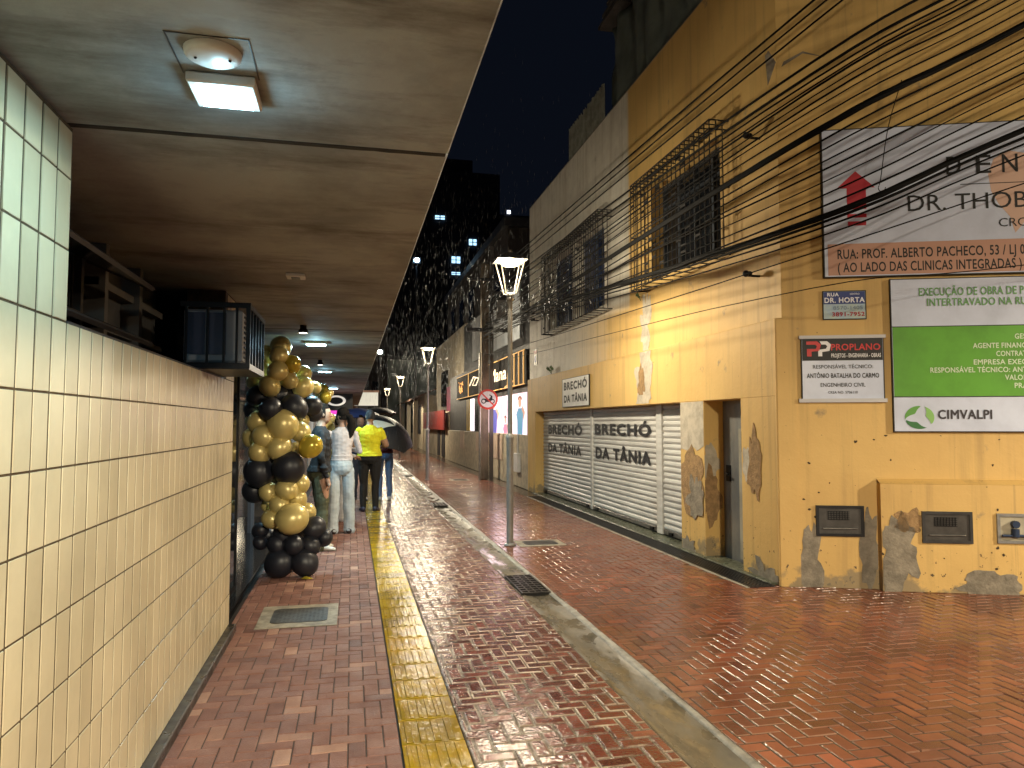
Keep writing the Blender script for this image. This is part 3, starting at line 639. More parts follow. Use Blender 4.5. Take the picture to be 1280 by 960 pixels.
# recessed windows
MB().box(-1.6, -1.32, 2.3, 5.3, 1.4, 2.41).build('recess_wall', mat('recess_grey', (.075, .068, .062), .8, var=.4, vscale=4), LB)
wv = MB().box(-1.325, -1.31, 2.5, 3.75, 1.82, 2.36).build('window', M['glass'], LB)
mb = MB()
for zz in (1.82, 2.0, 2.33): mb.box(-1.31, -1.27, 2.45, 3.8, zz, zz+.035)
for yy in (2.45, 3.1, 3.78): mb.box(-1.308, -1.272, yy, yy+.035, 1.82, 2.36)
mb.build('frame', mat('win_frame', (.045, .04, .038), .5, .3), wv)
for zz, nm in ((2.25, 0), (1.97, 1)):
    p = MB(); P = [(-1.28, 2.42, zz+.06), (-1.28, 3.85, zz+.06), (-.98, 3.85, zz-.07), (-.98, 2.42, zz-.07)]
    p.add(P+[(x, y, z-.012) for x, y, z in P], [(0, 1, 2, 3), (7, 6, 5, 4), (0, 4, 5, 1), (1, 5, 6, 2), (2, 6, 7, 3), (3, 7, 4, 0)])
    q = p.build('sash', mat('sash_glass', (.05, .06, .06), .12), wv)
    MB().tube([(-.98, 2.42, zz-.075), (-.98, 3.87, zz-.075)], .013, 4).tube([(-.98, 3.87, zz-.075), (-1.28, 3.87, zz+.055)], .012, 4).build('sash_rail', mat('rail_brown', (.05, .042, .038), .45, .4), q)
mb = MB()
for (yy, w) in ((3.95, .05), (4.55, .06)): mb.box(-1.32, -1.22, yy, yy+w, 1.81, 2.41)
mb.box(-1.32, -1.25, 3.95, 5.2, 2.2, 2.24).box(-1.32, -1.25, 3.95, 5.2, 1.98, 2.01); mb.build('recess_trim', mat('recess_trim', (.11, .095, .08), .6, var=.3), LB)
# marquee slab and upper storey
def marquee_mat():
    m = mat('marquee_soffit', (.33, .345, .34), .8, var=.4, vscale=1.6, bump=.5, bscale=9, rvar=.1)
    nt = m.node_tree; N = nt.nodes; L = nt.links; b = N['Principled BSDF']
    src = b.inputs['Base Color'].links[0].from_socket
    g = N.new('ShaderNodeNewGeometry'); mp = N.new('ShaderNodeMapping'); mp.inputs['Scale'].default_value = (.45, 1.5, 1); L.new(g.outputs['Position'], mp.inputs[0])
    n = N.new('ShaderNodeTexNoise'); n.inputs['Scale'].default_value = 2.0; n.inputs['Detail'].default_value = 9; n.inputs['Roughness'].default_value = .7; L.new(mp.outputs[0], n.inputs[0])
    r = N.new('ShaderNodeMapRange'); L.new(n.outputs[0], r.inputs[0]); r.inputs[1].default_value = .5; r.inputs[2].default_value = .68; r.inputs[4].default_value = .8
    x = N.new('ShaderNodeMix'); x.data_type = 'RGBA'; L.new(r.outputs[0], x.inputs[0]); L.new(src, x.inputs[6]); x.inputs[7].default_value = (.075, .06, .05, 1)
    L.new(x.outputs[2], b.inputs['Base Color']); return m
m_soff = marquee_mat()
mb = MB(); y = -2.2
cuts = [-2.2, 2.40, 7.2, 12.0, 16.8, 21.6, 26.4, 31.2, 36, 44]
for a, b in zip(cuts, cuts[1:]): mb.box(-1.6, .31, a+.009, b-.009, 2.415, 2.62, bev=.006)
mb.box(-1.6, .30, -2.2, 44, 2.5, 2.61); mb.build('marquee', m_soff, LB)
mb = MB()
for c_ in cuts[1:-1]:
    P_ = [(-1.6+1.9*k/40, c_+(.010+.012*abs(noise.noise(Vector((k*.35, c_, 1)))))) for k in range(41)]+[(-1.6+1.9*k/40, c_-(.010+.012*abs(noise.noise(Vector((k*.35, c_, 5)))))) for k in range(40, -1, -1)]
    n_ = len(P_); mb.add([(x, y, 2.4135) for x, y in P_]+[(x, y, 2.42) for x, y in P_], [tuple(range(n_))[::-1]]+[(i, (i+1) % n_, n_+(i+1) % n_, n_+i) for i in range(n_)]); mb.cut()
mb.build('joint', mat('joint_dark', (.03, .025, .02), .9, var=.5, vscale=12), LB)  # dark strips close the slab gaps; stain and gap shade in their colour
MB().box(-4, -1.0, -2.2, 44, 2.63, 7.5).build('upper_storey', mat('upper_grey', (.22, .2, .17), .8, var=.4), LB)
# ceiling rosette + floodlight
def led(x, y, w, h, label, energy, tilt=0, col=COLD):
    t = thing('ceiling_led_light', label, 'ceiling light', (x, y, 2.415), 'lights under the marquee')
    MB().box(x-w/2-.02, x+w/2+.02, y-h/2-.02, y+h/2+.02, 2.385, 2.414, bev=.005).build('housing', M['white'], t)
    MB().box(x-w/2, x+w/2, y-h/2, y+h/2, 2.380, 2.386).build('diffuser', emis('led_glow', col, 14), t)
    lamp('led', 'AREA', (x, y, 2.372), energy, col, (w, h), (0, 0, 0), t)
    lamp('led_spill', 'POINT', (x, y, 2.34), energy*.16, col, .03, None, t)
    return t
led(-.345, 2.03, .13, .12, 'square white floodlight on the marquee ceiling beside a round cover, nearest', LED_W)
led(-.40, 8.3, .2, .16, 'lit ceiling light above the balloon garland', LED_W*3.2)
led(-.46, 12.6, .2, .16, 'lit ceiling light above the standing people', LED_W*2.5)
led(-.46, 18.5, .2, .16, 'lit ceiling light far along the marquee', LED_W*1.4)
t = thing('ceiling_rosette', 'round white blank cover on the marquee ceiling beside the floodlight', 'ceiling cover', (-.345, 1.845, 2.41))
MB().lathe((-.345, 1.845, 2.414), [(0, -.016), (.055, -.016), (.066, -.010), (.068, 0)], 28).build('disc', mat('rosette', (.6, .6, .6), .35), t)
MB().ball((-.385, 1.845, 2.397), .004, 6, 4).ball((-.305, 1.845, 2.397), .004, 6, 4).build('screw', M['black'], t)
MB().box(-.44, -.25, 1.765, 1.768, 2.413, 2.4148).box(-.44, -.437, 1.768, 1.97, 2.413, 2.4148).box(-.253, -.25, 1.768, 1.97, 2.413, 2.4148).build('wire_trace', M['darkpaint'], t)
t = thing('ceiling_junction_box', 'small unlit white box on the marquee ceiling past the floodlight', 'junction box', (-.35, 4.55, 2.414))
MB().box(-.40, -.29, 4.5, 4.6, 2.392, 2.4145, bev=.004).build('box_body', M['white'], t); MB().box(-.37, -.32, 4.52, 4.58, 2.386, 2.392).build('lid', M['steel'], t)
for i, (yy, lb) in enumerate(((6.9, 'nearer small spotlight fitting under the marquee above the balloons'), (10.6, 'farther small spotlight fitting under the marquee'))):
    t = thing('ceiling_spotlight', lb, 'spotlight', (-.45, yy, 2.41), 'small spotlights under the marquee')
    MB().lathe((-.45, yy, 2.414), [(.03, 0), (.03, -.03), (.045, -.05), (.045, -.07), (0, -.07)], 12).build('body', M['black'], t)
    MB().lathe((-.45, yy, 2.342), [(0, 0), (.038, 0)], 12).build('lens', emis('spot_glow%d' % i, (1, .9, .7), 4), t)
# AC unit and cage
AC = thing('air_conditioner', 'window air conditioner unit above the tiled wall', 'air conditioner', (-.9, 4.7, 1.83))
MB().box(-.955, -.635, 4.46, 5.05, 1.86, 2.17, bev=.012).build('casing', mat('ac_grey', (.32, .33, .36), .5, var=.2), AC)
mb = MB()
for k in range(9): mb.box(-.64, -.628, 4.52, 5.0, 1.89+k*.03, 1.902+k*.03)
mb.build('louvre', M['darkpaint'], AC)
mb = MB()
for k in range(2): mb.box(-.94+k*.115, -.84+k*.115, 4.45, 4.462, 1.905, 2.15)
mb.build('side_panel', mat('ac_navy', (.03, .04, .08), .5), AC)
CG = thing('security_cage', 'black iron cage around the air conditioner', 'cage', (-.9, 4.7, 1.82))
mb = MB()
x0, x1, y0, y1, z0, z1 = -.965, -.585, 4.4, 5.12, 1.822, 2.205
for zz in (z0, z1-.03): mb.box(x0, x1, y0, y0+.02, zz, zz+.03).box(x0, x1, y1-.02, y1, zz, zz+.03).box(x1-.02, x1, y0+.02, y1-.02, zz, zz+.03)
for xx in (-.94, -.825, -.735, -.665): mb.box(xx, xx+.013, y0+.002, y0+.016, z0+.03, z1-.03)
for yy in (y0, y0+.14, y0+.28, y0+.42, y0+.56, y1-.02): mb.box(x1-.018, x1-.002, yy+.001, yy+.019, z0+.03, z1-.03)
mb.box(x1-.022, x1+.002, y0-.002, y0+.02, z0, z1); mb.box(x0, x1, y0, y1, z0-.006, z0-.001); mb.build('bars', M['black'], CG)
# shop front past the tiled wall
SF = thing('black_shopfront', 'black glossy shop front behind the balloons with white aluminium door frame', 'shop front', (-1.1, 8.5, 0))
MB().box(-2.2, -.9, 5.63, 12.0, -.02, .05, bev=.008).build('granite_step', M['granite'], SF)
MB().box(-1.5, -1.02, 5.63, 5.95, .05, 2.41).build('side_pier', M['granite'], SF)
MB().box(-1.35, -1.3, 5.95, 12.0, .05, 2.41).build('glass_wall', M['glass'], SF)
d = MB().box(-1.0, -.985, 5.98, 6.75, .09, 2.05).build('door', M['glass'], SF)
MB().box(-1.01, -.975, 5.95, 5.985, .05, 2.41).box(-1.01, -.975, 6.75, 6.785, .05, 2.41).box(-1.012, -.973, 5.95, 6.785, .05, .09).build('door_frame', M['black'], d)
MB().box(-1.16, -1.12, 7.0, 7.03, .05, 2.41).build('white_upright', mat('anodised', (.62, .64, .68), .35, .2), SF)
mb = MB()
for yy in (7.3, 8.7, 10.2): mb.box(-1.3, -1.26, yy, yy+.04, .05, 2.41).cut()
mb.build('mullion', mat('mullion_grey', (.16, .17, .2), .4, .4), SF)
# further left frontages (under the marquee)
LF = thing('far_shop_row', 'row of shop fronts under the far end of the marquee with pale shutters', 'shop row', (-1.1, 25, 0))
MB().box(-1.6, -.95, 12.0, 44, 0, 2.41).build('front_wall', mat('shop_brown', (.14, .11, .09), .7, var=.5, vscale=1.5), LF)
mb = MB()
for yy in (13, 16.5, 20, 24, 29, 35): mb.box(-.95, -.93, yy, yy+2.0, .1, 2.1).cut()
mb.build('shutter', mat('shop_pale', (.3, .3, .29), .5, var=.3, stretch=(1, 1, 12)), LF)
t = thing('hanging_shop_sign', 'black shop sign with pale round emblem and magenta edge under the marquee', 'sign', (-.4, 20, 2.0))
FH = Frame((0, 21, 0), (1, 0, 0))
MB().box(-.93, .02, -.05, 0, 1.9, 2.36, FH).build('panel', M['ink'], t)
mb = MB()
for q in range(24):
    a, b = 2*math.pi*q/24, 2*math.pi*(q+1)/24
    mb.add([FH(-.44+.27*math.cos(a), 2.16+.15*math.sin(a), .006), FH(-.44+.27*math.cos(b), 2.16+.15*math.sin(b), .006), FH(-.44+.19*math.cos(b), 2.16+.10*math.sin(b), .006), FH(-.44+.19*math.cos(a), 2.16+.10*math.sin(a), .006)], [(0, 1, 2, 3)])
mb.build('ring_emblem', emis('sign_pale', (.7, .66, .58), .35), t)
MB().box(-.93, .02, -.06, .01, 1.78, 1.88, FH).build('magenta_edge', emis('sign_magenta', (.5, .03, .35), .6), t); MB().box(-.93, .02, -.06, .01, 1.70, 1.77, FH).build('white_edge', emis('sign_white', (.7, .75, .9), .8), t)
t = thing('lightbox_sign', 'pale blank lightbox sign over the street beyond the people', 'sign', (.6, 40, 2.6))
FH2 = Frame((0, 36, 0), (1, 0, 0))
MB().box(.1, 1.25, -.15, 0, 2.4, 3.05, FH2).build('panel', emis('lightbox', (.55, .55, .48), .35), t); MB().box(.05, 1.3, -.2, .02, 3.05, 3.15, FH2).build('top_edge', mat('lb_edge', (.35, .2, .15), .6), t)
# ================================================================== STREET LAMPS
m_glow = emis('lamp_glow', (1.0, .78, .42), 30); m_bar_l = mat('lamp_edge_glow', (.012, .011, .01), .5, .0, emit=(1.0, .74, .38), es=1.0)
SL = thing('street_lamp', 'nearest grey street lamp with lit four sided lantern beside the gutter', 'street lamp', (1.93, 8.8, 0), 'street lamps along the gutter')
def lx(x, y, z): return (1.93+x, 8.8+y, z)
MB().lathe((1.93, 8.8, 0), [(.0, .0), (.075, 0), (.075, .012), (.045, .03), (.045, .03)], 16).tube([lx(0, 0, .01), lx(0, 0, 1.32)], .043, 14).tube([lx(0, 0, 1.32), lx(0, 0, 1.36), lx(0, 0, 1.38)], [.054, .054, .03], 14).tube([lx(0, 0, 1.36), lx(0, 0, 3.06)], .03, 12).build('pole', mat('lamp_grey', (.36, .35, .33), .4, .1, var=.25, vscale=7, rvar=.1), SL)
Hn = MB().lathe((1.93, 8.8, 0), [(.03, 3.04), (.05, 3.06), (.05, 3.085), (.035, 3.11), (.06, 3.14), (.0, 3.145)], 12).build('lantern_collar', M['steel'], SL)
zb, zt, rb_, rt_ = 3.14, 3.55, .065, .155
mb = MB()
for k in range(4):
    a = math.pi/4+k*math.pi/2; mb.tube([lx(rb_*1.41*math.cos(a), rb_*1.41*math.sin(a), zb), lx(rt_*1.41*math.cos(a), rt_*1.41*math.sin(a), zt)], .0065, 6)
mb.build('lantern_frame', m_bar_l, SL)  # bars given a glow of their own for the lamplight on them
mb = MB()
for rr_, zz in ((rb_, zb), (rt_, zt)):
    q = [lx(rr_*sx, rr_*sy, zz) for sx, sy in ((1, 1), (-1, 1), (-1, -1), (1, -1), (1, 1))]; mb.tube(q, .004, 4).cut()
mb.build('lantern_rim', M['black'], SL)
mb = MB()
Q = [lx(.19*sx, .19*sy, 3.555) for sx, sy in ((1, 1), (-1, 1), (-1, -1), (1, -1))]+[lx(.05*sx, .05*sy, 3.66) for sx, sy in ((1, 1), (-1, 1), (-1, -1), (1, -1))]
mb.add(Q, [(0, 1, 2, 3), (7, 6, 5, 4)]+[(i, (i+1) % 4, 4+(i+1) % 4, 4+i) for i in range(4)]); mb.ball(lx(0, 0, 3.68), .03, 8, 6); mb.build('cap', M['steel'], SL)
MB().lathe((1.93, 8.8, 0), [(.0, 3.50), (.10, 3.505), (.12, 3.53), (.12, 3.552)], 20).build('led_disc', m_glow, SL)
lamp('glow', 'SPOT', lx(0, 0, 3.42), LAMP_W, WARM, .14, None, SL, .38)
lamp('spill', 'POINT', lx(0, 0, 3.42), LAMP_W*.95, WARM, .12, None, SL)
LAMPS = [((2.0, 19.5, 0), 'second grey street lamp with lit lantern, beyond the nearest one'), ((2.04, 31.5, 0), 'third lit street lamp far along the gutter'),
         ((2.0, 42.5, 0), 'fourth and farthest street lamp on the gutter line'), ((1.93, -2.2, 0), 'street lamp standing behind the photographer'), ((9.2, .6, 0), 'street lamp on the cross street outside the frame')]
for loc, lb in LAMPS:
    q = copy_tree(SL, None, loc, lb)
    if loc[1] < 1:                                  # the two unseen lamps get extra energy to brighten the walls
        for ch in q.children:
            if ch.type == 'LIGHT': ch.data = ch.data.copy(); ch.data.energy *= 5.3 if ch.data.type == 'SPOT' else 2.1
# ================================================================== UTILITY POLE, SIGN, WIRES
UP = thing('utility_pole', 'weathered concrete utility pole behind the round no motorcycles sign', 'utility pole', (3.52, 19.3, 0))
mb = MB().box(3.42, 3.62, 19.2, 19.40, 0, 5.9, bev=.02); mb.build('shaft', mat('pole_concrete', (.22, .18, .13), .8, var=.55, vscale=4, bump=.5, stretch=(1, 1, .4)), UP)
MB().box(3.66, 3.76, 19.25, 19.35, 0, 6.4).build('side_duct', mat('duct', (.10, .09, .085), .6, .3), UP)
MB().box(3.0, 4.2, 19.1, 19.18, 4.0, 4.1).box(3.0, 4.2, 19.1, 19.18, 5.4, 5.47).box(3.64, 4.1, 19.0, 19.15, 4.6, 5.1).build('crossarm', M['darkpaint'], UP)
MB().box(3.8, 4.15, 18.9, 19.1, 4.35, 4.85, bev=.01).build('junction_box', mat('jbox', (.3, .29, .28), .6, var=.3), UP)
PO = thing('no_motorcycles_sign', 'round red bordered sign with crossed out motorcycle on a thin post', 'traffic sign', (3.38, 18.9, 0))
MB().tube([(3.33, 18.95, 0), (3.33, 18.95, 3.4)], .03, 8).build('post', M['steel'], PO)
FT = Frame((3.5, 18.7, 0), (1, -.15, 0))
def disc(r, o0, o1, c=(0, 2.15)): return [(c[0]+r*math.cos(2*math.pi*k/40), c[1]+r*math.sin(2*math.pi*k/40)) for k in range(40)]
MB().poly(disc(.27, 0, 0), FT, 0, .012).build('red_rim', mat('sign_red', (.55, .03, .02), .4), PO)
MB().poly(disc(.215, 0, 0), FT, .012, .015).build('white_face', M['white'], PO)
mb = MB()
for cx in (-.11, .12):
    for q in range(20):
        a, b = 2*math.pi*q/20, 2*math.pi*(q+1)/20
        mb.add([FT(cx+.065*math.cos(a), 2.10+.065*math.sin(a), .017), FT(cx+.065*math.cos(b), 2.10+.065*math.sin(b), .017), FT(cx+.04*math.cos(b), 2.10+.04*math.sin(b), .017), FT(cx+.04*math.cos(a), 2.10+.04*math.sin(a), .017)], [(0, 1, 2, 3)])
mb.poly([(-.15, 2.17), (-.04, 2.17), (.0, 2.14), (.06, 2.19), (.08, 2.24), (.03, 2.26), (.05, 2.28), (.12, 2.24), (.12, 2.12), (.09, 2.12), (.05, 2.08), (-.05, 2.08), (-.08, 2.13)], FT, .015, .017)
mb.build('motorcycle_symbol', M['ink'], PO)
MB().poly([(-.175, 2.30), (-.15, 2.325), (.175, 2.0), (.15, 1.975)], FT, .017, .02).build('red_bar', mat('sign_red2', (.55, .03, .02), .4), PO)
m_wire = mat('wire_black', (.003, .003, .003), .7, spec=.12)
Pm = SW.P; nrm = SW.n
WR = [(312, 52, -215, .007), (318, 64, -200, .006), (326, 78, -180, .006), (338, 118, -80, .008), (345, 132, -62, .009), (372, 160, -30, .004), (378, 175, -8, .004), (362, 148, -45, .005),
      (384, 188, 8, .005), (392, 203, 26, .021), (399, 217, 42, .006), (404, 228, 58, .005), (398, 240, 74, .005), (390, 248, 86, .006), (396, 262, 100, .004), (401, 276, 118, .005), (404, 288, 140, .006),
      (391, 297, 158, .019), (394, 303, 168, .009), (397, 309, 176, .006), (402, 318, 190, .005), (432, 336, 226, .004), (445, 372, 330, .003), (352, 140, -52, .006), (368, 152, -38, .007), (380, 168, -18, .006)]
def catmull(P, n=10):
    out = []; Q = [P[0]*2-P[1]]+P+[P[-1]*2-P[-2]]
    for i in range(1, len(Q)-2):
        for k in range(n):
            t = k/n; a, b, c, d = Q[i-1:i+3]
            out.append(.5*((2*b)+(c-a)*t+(2*a-5*b+4*c-d)*t*t+(3*b-a-3*c+d)*t**3))
    out.append(P[-1]); return out
for i, (yl, ym, yr, r) in enumerate(WR):
    r *= 1.45
    xo = 3.46+.10*((i*37) % 10)/10
    A = atX(652, yl, xo); Bm = atX(955, ym, xo+.02); Cc = atP(1290, yr, Pm+nrm*(.42+.25*((i*13) % 7)/7), nrm)
    far = A+(A-Bm)*((19.1-A.y)/(A.y-Bm.y)); far.z -= .05*(far.z-4.4)
    end = Cc+(Cc-Bm).normalized()*6
    pts = catmull([far, A, Bm, Cc, end], 8)
    rr = random.Random(i); amp = .004+.004*rr.random()
    pts = [p+Vector((0, 0, amp*noise.noise(Vector((p.y*.8, i*3.1, 0))))) for p in pts]
    if r > .015:                                    # lashed bundle of thinner cables
        mb = MB(); 
        for k in range(5):
            a = 2*math.pi*k/5; mb.tube([p+Vector((0, math.cos(a+j*.7), math.sin(a+j*.7)))*r*.5 for j, p in enumerate(pts)], r*.55, 5)
        o = mb.build('overhead_cable', m_wire); lb = 'thick lashed bundle of black cables crossing %s' % ('above the dentist banner' if i == 9 else 'the red arrow of the dentist banner')
    else:
        o = MB().tube(pts, r, 5).build('overhead_cable', m_wire); lb = 'thin black overhead cable running along the yellow facade past the banners'
    solo(o, pts[0]); tag(o, lb, 'cable', 'overhead cables')
pv = [atP(1127, 100, Pm+nrm*.5, nrm), atP(1110, 160, Pm+nrm*.5, nrm), atP(1101, 222, Pm+nrm*.45, nrm), atP(1098, 236, Pm+nrm*.45, nrm), atP(1104, 240, Pm+nrm*.45, nrm), atP(1107, 234, Pm+nrm*.45, nrm)]
tag(solo(MB().tube(catmull(pv, 6), .004, 5).build('loose_wire', m_wire), pv[0]), 'loose wire end curling down across the dentist banner', 'wire')
# ================================================================== STREET BEYOND (right side)
FB = Frame((4.0, 0, 0), (0, -1, 0))
SH = thing('boutique', 'dark fronted boutique with script sign and brightly lit poster windows', 'shop', (4.5, 20, 0))
MB().box(4.02, 9, 15.95, 30, 1.25, 3.4).box(4.6, 9, 15.95, 30, 3.4, 5.6).build('shop_wall', mat('shop_dark', (.025, .022, .022), .6, var=.4, vscale=2), SH)
m_low = mat('low_wall_tile', (.52, .45, .33), .55, var=.35, vscale=5, bump=.6, bscale=14)
MB().box(3.92, 9, 15.95, 30, 0, 1.25, bev=.01).build('low_wall', m_low, SH)
MB().box(-27.5, -16.2, -.02, .06, 2.42, 3.25, FB).build('fascia', mat('fascia_black', (.014, .012, .012), .75, spec=.15), SH)
mg = emis('gold_line', (.8, .45, .14), .35)
mb = MB()
for z in (2.44, 3.24): mb.tube([FB(-27.4, z, .08), FB(-16.3, z, .08)], .014, 5)
for s in (-24.6, -17.9, -17.4, -16.9, -16.4): mb.tube([FB(s, 2.44, .08), FB(s, 3.24, .08)], .018, 5)
mb.tube([FB(-16.9, 2.44, .35), FB(-16.6, 2.7, .4), FB(-16.5, 3.3, .35)], .02, 5).tube([FB(-17.4, 2.44, .08), FB(-17.2, 2.4, .35), FB(-16.3, 2.5, .35)], .02, 5)
mb.build('gold_frame', mg, SH)
mb = MB(); text(mb, FB, 'Mana', -20.4, -18.3, 2.68, 3.05, .09, .01); 
mb.tube([FB(-24.2, 2.8, .1), FB(-23.4, 3.05, .1), FB(-22.4, 2.95, .1), (FB(-22.9, 2.75, .1)), FB(-23.6, 2.78, .1), FB(-23.0, 3.0, .1), FB(-21.8, 2.9, .1)], .02, 5)
mb.build('script_sign', emis('script_glow', (.9, .7, .45), .9), SH)
mb = MB(); rr = random.Random(4)
for k in range(26):
    a = rr.uniform(0, 6.28); s, z = -26.2+rr.uniform(-.5, .5), 2.85+rr.uniform(-.2, .2); mb.tube([FB(s, z, .1), FB(s+.2*math.cos(a), z+.12*math.sin(a), .1)], .012, 4)
mb.build('sparkle_emblem', emis('sparkle', (.9, .4, .12), .8), SH)
# lit poster windows with figures
pw = MB().box(-21.2, -16.35, 0, .02, 1.22, 2.25, FB).box(-18.6, -17.9, .0, .03, .72, 1.2, FB).build('lit_window', emis('poster_light', (.9, .68, .76), .55), SH)
FG = Frame((3.975, 0, 0), (0, -1, 0))
def fig(name, s, z, w, h, colb, colh, hair):
    mb = MB()
    mb.poly([(s-w*.28, z), (s+w*.28, z), (s+w*.32, z+h*.38), (s+w*.42, z+h*.55), (s+w*.2, z+h*.66), (s-w*.2, z+h*.66), (s-w*.42, z+h*.5), (s-w*.3, z+h*.36)], FG, .0, .004, 0)
    mb.poly([(s+w*.16*math.cos(k*.4), z+h*.80+h*.12*math.sin(k*.4)) for k in range(16)], FG, .004, .007, 1)
    mb.poly([(s+w*.24*math.cos(k*.31), z+h*.87+h*.1*math.sin(k*.31)) for k in range(11)], FG, .002, .005, 2)
    mb.poly([(s+w*.36, z+h*.3), (s+w*.55, z+h*.55), (s+w*.3, z+h*.72), (s+w*.2, z+h*.62), (s+w*.38, z+h*.52)], FG, .004, .006, 1)
    mb.build(name, [emis(name+'_dress', colb, .3), emis(name+'_skin', colh, .3), emis(name+'_hair', hair, .2)], pw)
fig('poster_figure', -20.3, 1.25, 1.5, 1.0, (.10, .10, .42), (.62, .36, .28), (.5, .3, .2)); fig('poster_figure', -17.0, 1.25, .95, .96, (.12, .32, .5), (.62, .34, .24), (.25, .08, .04)); fig('poster_figure', -18.7, 1.0, .7, .75, (.75, .25, .42), (.75, .45, .4), (.3, .1, .1))
MB().box(-23.6, -22.4, 0, .03, 1.27, 2.3, FB).build('shop_window', mat('sw_dark', (.03, .03, .035), .2), SH)
MB().box(-24.35, -23.75, 0, .05, 1.27, 2.35, FB).build('lit_strip', emis('strip_white', (.9, .82, .9), .6), SH); MB().box(-25.2, -24.5, 0, .05, 1.27, 2.35, FB).build('yellow_panel', mat('yp', (.55, .38, .05), .5), SH)
mb = MB()
for s, w, z0, z1 in ((-26.4, .9, .62, 1.25), (-22.9, .8, .65, 1.25), (-20.9, 2.1, .55, 1.2)): mb.box(s, s+w, .08, .10, z0, z1, FB).cut()
mb.build('wall_poster', mat('wp', (.55, .42, .33), .6, var=.2, vscale=3), SH)
MB().box(-17.1, -16.7, .08, .16, .35, .8, FB, bev=.01).tube([FB(-16.9, .8, .1), FB(-16.9, 1.25, .1)], .02, 6).build('meter_cabinet', M['white'], SH)
lamp('poster_glow', 'AREA', (3.85, 18.7, 1.75), 12, (1, .82, .9), (1.0, 4.0), (0, R(90), 0), SH)
# white wall panel high on the neighbour and the brown block behind
MB().box(-27.6, -19.5, -.59, -.55, 3.9, 5.5, FB).build('whitewashed_panel', mat('wpanel', (.75, .80, .85), .7, var=.3, vscale=1), SH)
def block(name, label, x0, x1, y0, y1, h, m, wins=(), wm=None, grp=None, winz=None):
    t = thing(name, label, 'building', ((x0+x1)/2, (y0+y1)/2, 0), grp)
    MB().box(x0, x1, y0, y1, 0, h).build('wall', m, t)
    MB().box(x0-.2, x1+.2, y0-.2, y1+.2, h, h+.3).build('roof', M['darkpaint'], t)
    return t
m_br = mat('far_brown', (.05, .038, .034), .8, var=.4, vscale=.5)
t = block('house_block', 'brown rendered building behind the boutique, half lost in rain', 5.2, 16, 24, 40, 8.3, m_br)
mb = MB()
for k in range(5):
    for j in range(2): mb.box(5.15, 5.2, 25+k*3, 26.3+k*3, 3.6+j*2.6, 4.9+j*2.6).cut()
mb.build('window', M['glass'], t)
# house with red balcony
HB = thing('balcony_house', 'cream house with red balcony panel and pink hanging cloth', 'house', (4.5, 35, 0))
MB().box(4.0, 9, 30.2, 41, 0, 2.05).box(4.7, 9, 30.2, 41, 2.05, 5.8).build('wall', mat('house_cream', (.5, .43, .31), .7, var=.4, vscale=1.3), HB)
MB().box(3.8, 3.86, 30.4, 39.5, 1.25, 2.1).build('red_balcony_panel', mat('red_panel', (.30, .025, .02), .5, var=.3), HB)
MB().box(4.55, 4.6, 33, 35.3, 2.1, 3.3).build('pink_cloth', mat('pink_cloth', (.6, .10, .22), .7, var=.2), HB)
MB().box(3.96, 4.0, 31.5, 32.5, .05, 1.2).cut().box(3.96, 4.0, 33.2, 34.1, .05, 1.2).build('doorway', M['darkpaint'], HB)
MB().box(4.6, 4.7, 36, 38, 2.4, 4.2).build('window', M['glass'], HB)
HT = thing('tiled_awning_house', 'low cream house with tiled awning at the far right of the street', 'house', (4.5, 47, 0))
MB().box(4.1, 9, 42, 57, 0, 3.2).build('wall', mat('house_tan', (.55, .48, .35), .7, var=.35, vscale=1.2), HT)
mb = MB(); mb.add([(3.3, 41.5, 2.95), (3.3, 57, 2.95), (5.5, 57, 3.9), (5.5, 41.5, 3.9), (3.3, 41.5, 2.85), (3.3, 57, 2.85), (5.5, 57, 3.8), (5.5, 41.5, 3.8)], [(0, 1, 2, 3), (7, 6, 5, 4), (0, 4, 5, 1), (3, 7, 4, 0)])
mb.build('awning', mat('roof_tile', (.16, .09, .06), .8, var=.5, vscale=6), HT)
MB().box(4.05, 4.1, 44, 46.5, .9, 2.6).box(4.05, 4.1, 49, 52, .9, 2.6).build('window', M['darkpaint'], HT)
for yy in (42.2, 47.3, 53): MB().box(3.5, 3.75, yy, yy+.3, 0, 2.85).build('post', mat('hpost', (.4, .36, .28), .7), HT)
# end of the street
t = block('green_end_building', 'pale green building closing the far end of the street', 2.9, 12, 62, 70, 7.0, mat('end_green', (.42, .50, .42), .8, var=.3, vscale=.4))
MB().box(5.2, 6.4, 61.95, 62, 0, 2.4).build('door', M['darkpaint'], t)
t = block('brown_end_building', 'tall narrow brown building at the end of the street beside the farthest lamps', 1.2, 2.85, 60, 70, 9.0, m_br); MB().box(1.6, 2.3, 59.95, 60, 3, 5).build('window', M['glass'], t)
t = block('dark_left_building', 'dark building at the far left end beyond the marquee', -8, 1.0, 48, 60, 9, mat('far_dark', (.09, .09, .10), .8, var=.4, vscale=.5))
mb = MB()
for k in range(3): mb.box(-1.5+k*1.0, -.9+k*1.0, 47.95, 48, 3.2, 4.4).cut()
mb.build('window', M['glass'], t)
t = thing('traffic_cone', 'small pale green cone at the far end of the pavement', 'traffic cone', (3.6, 50, 0))
mb = MB(); mb.lathe((3.55, 50, 0), [(.38, .02), (.36, .06), (.05, .8), (0, .82)], 16); mb.build('cone', mat('cone_green', (.25, .6, .42), .5), t)
MB().box(3.15, 3.95, 49.6, 50.4, 0, .03).build('foot', M['darkpaint'], t)
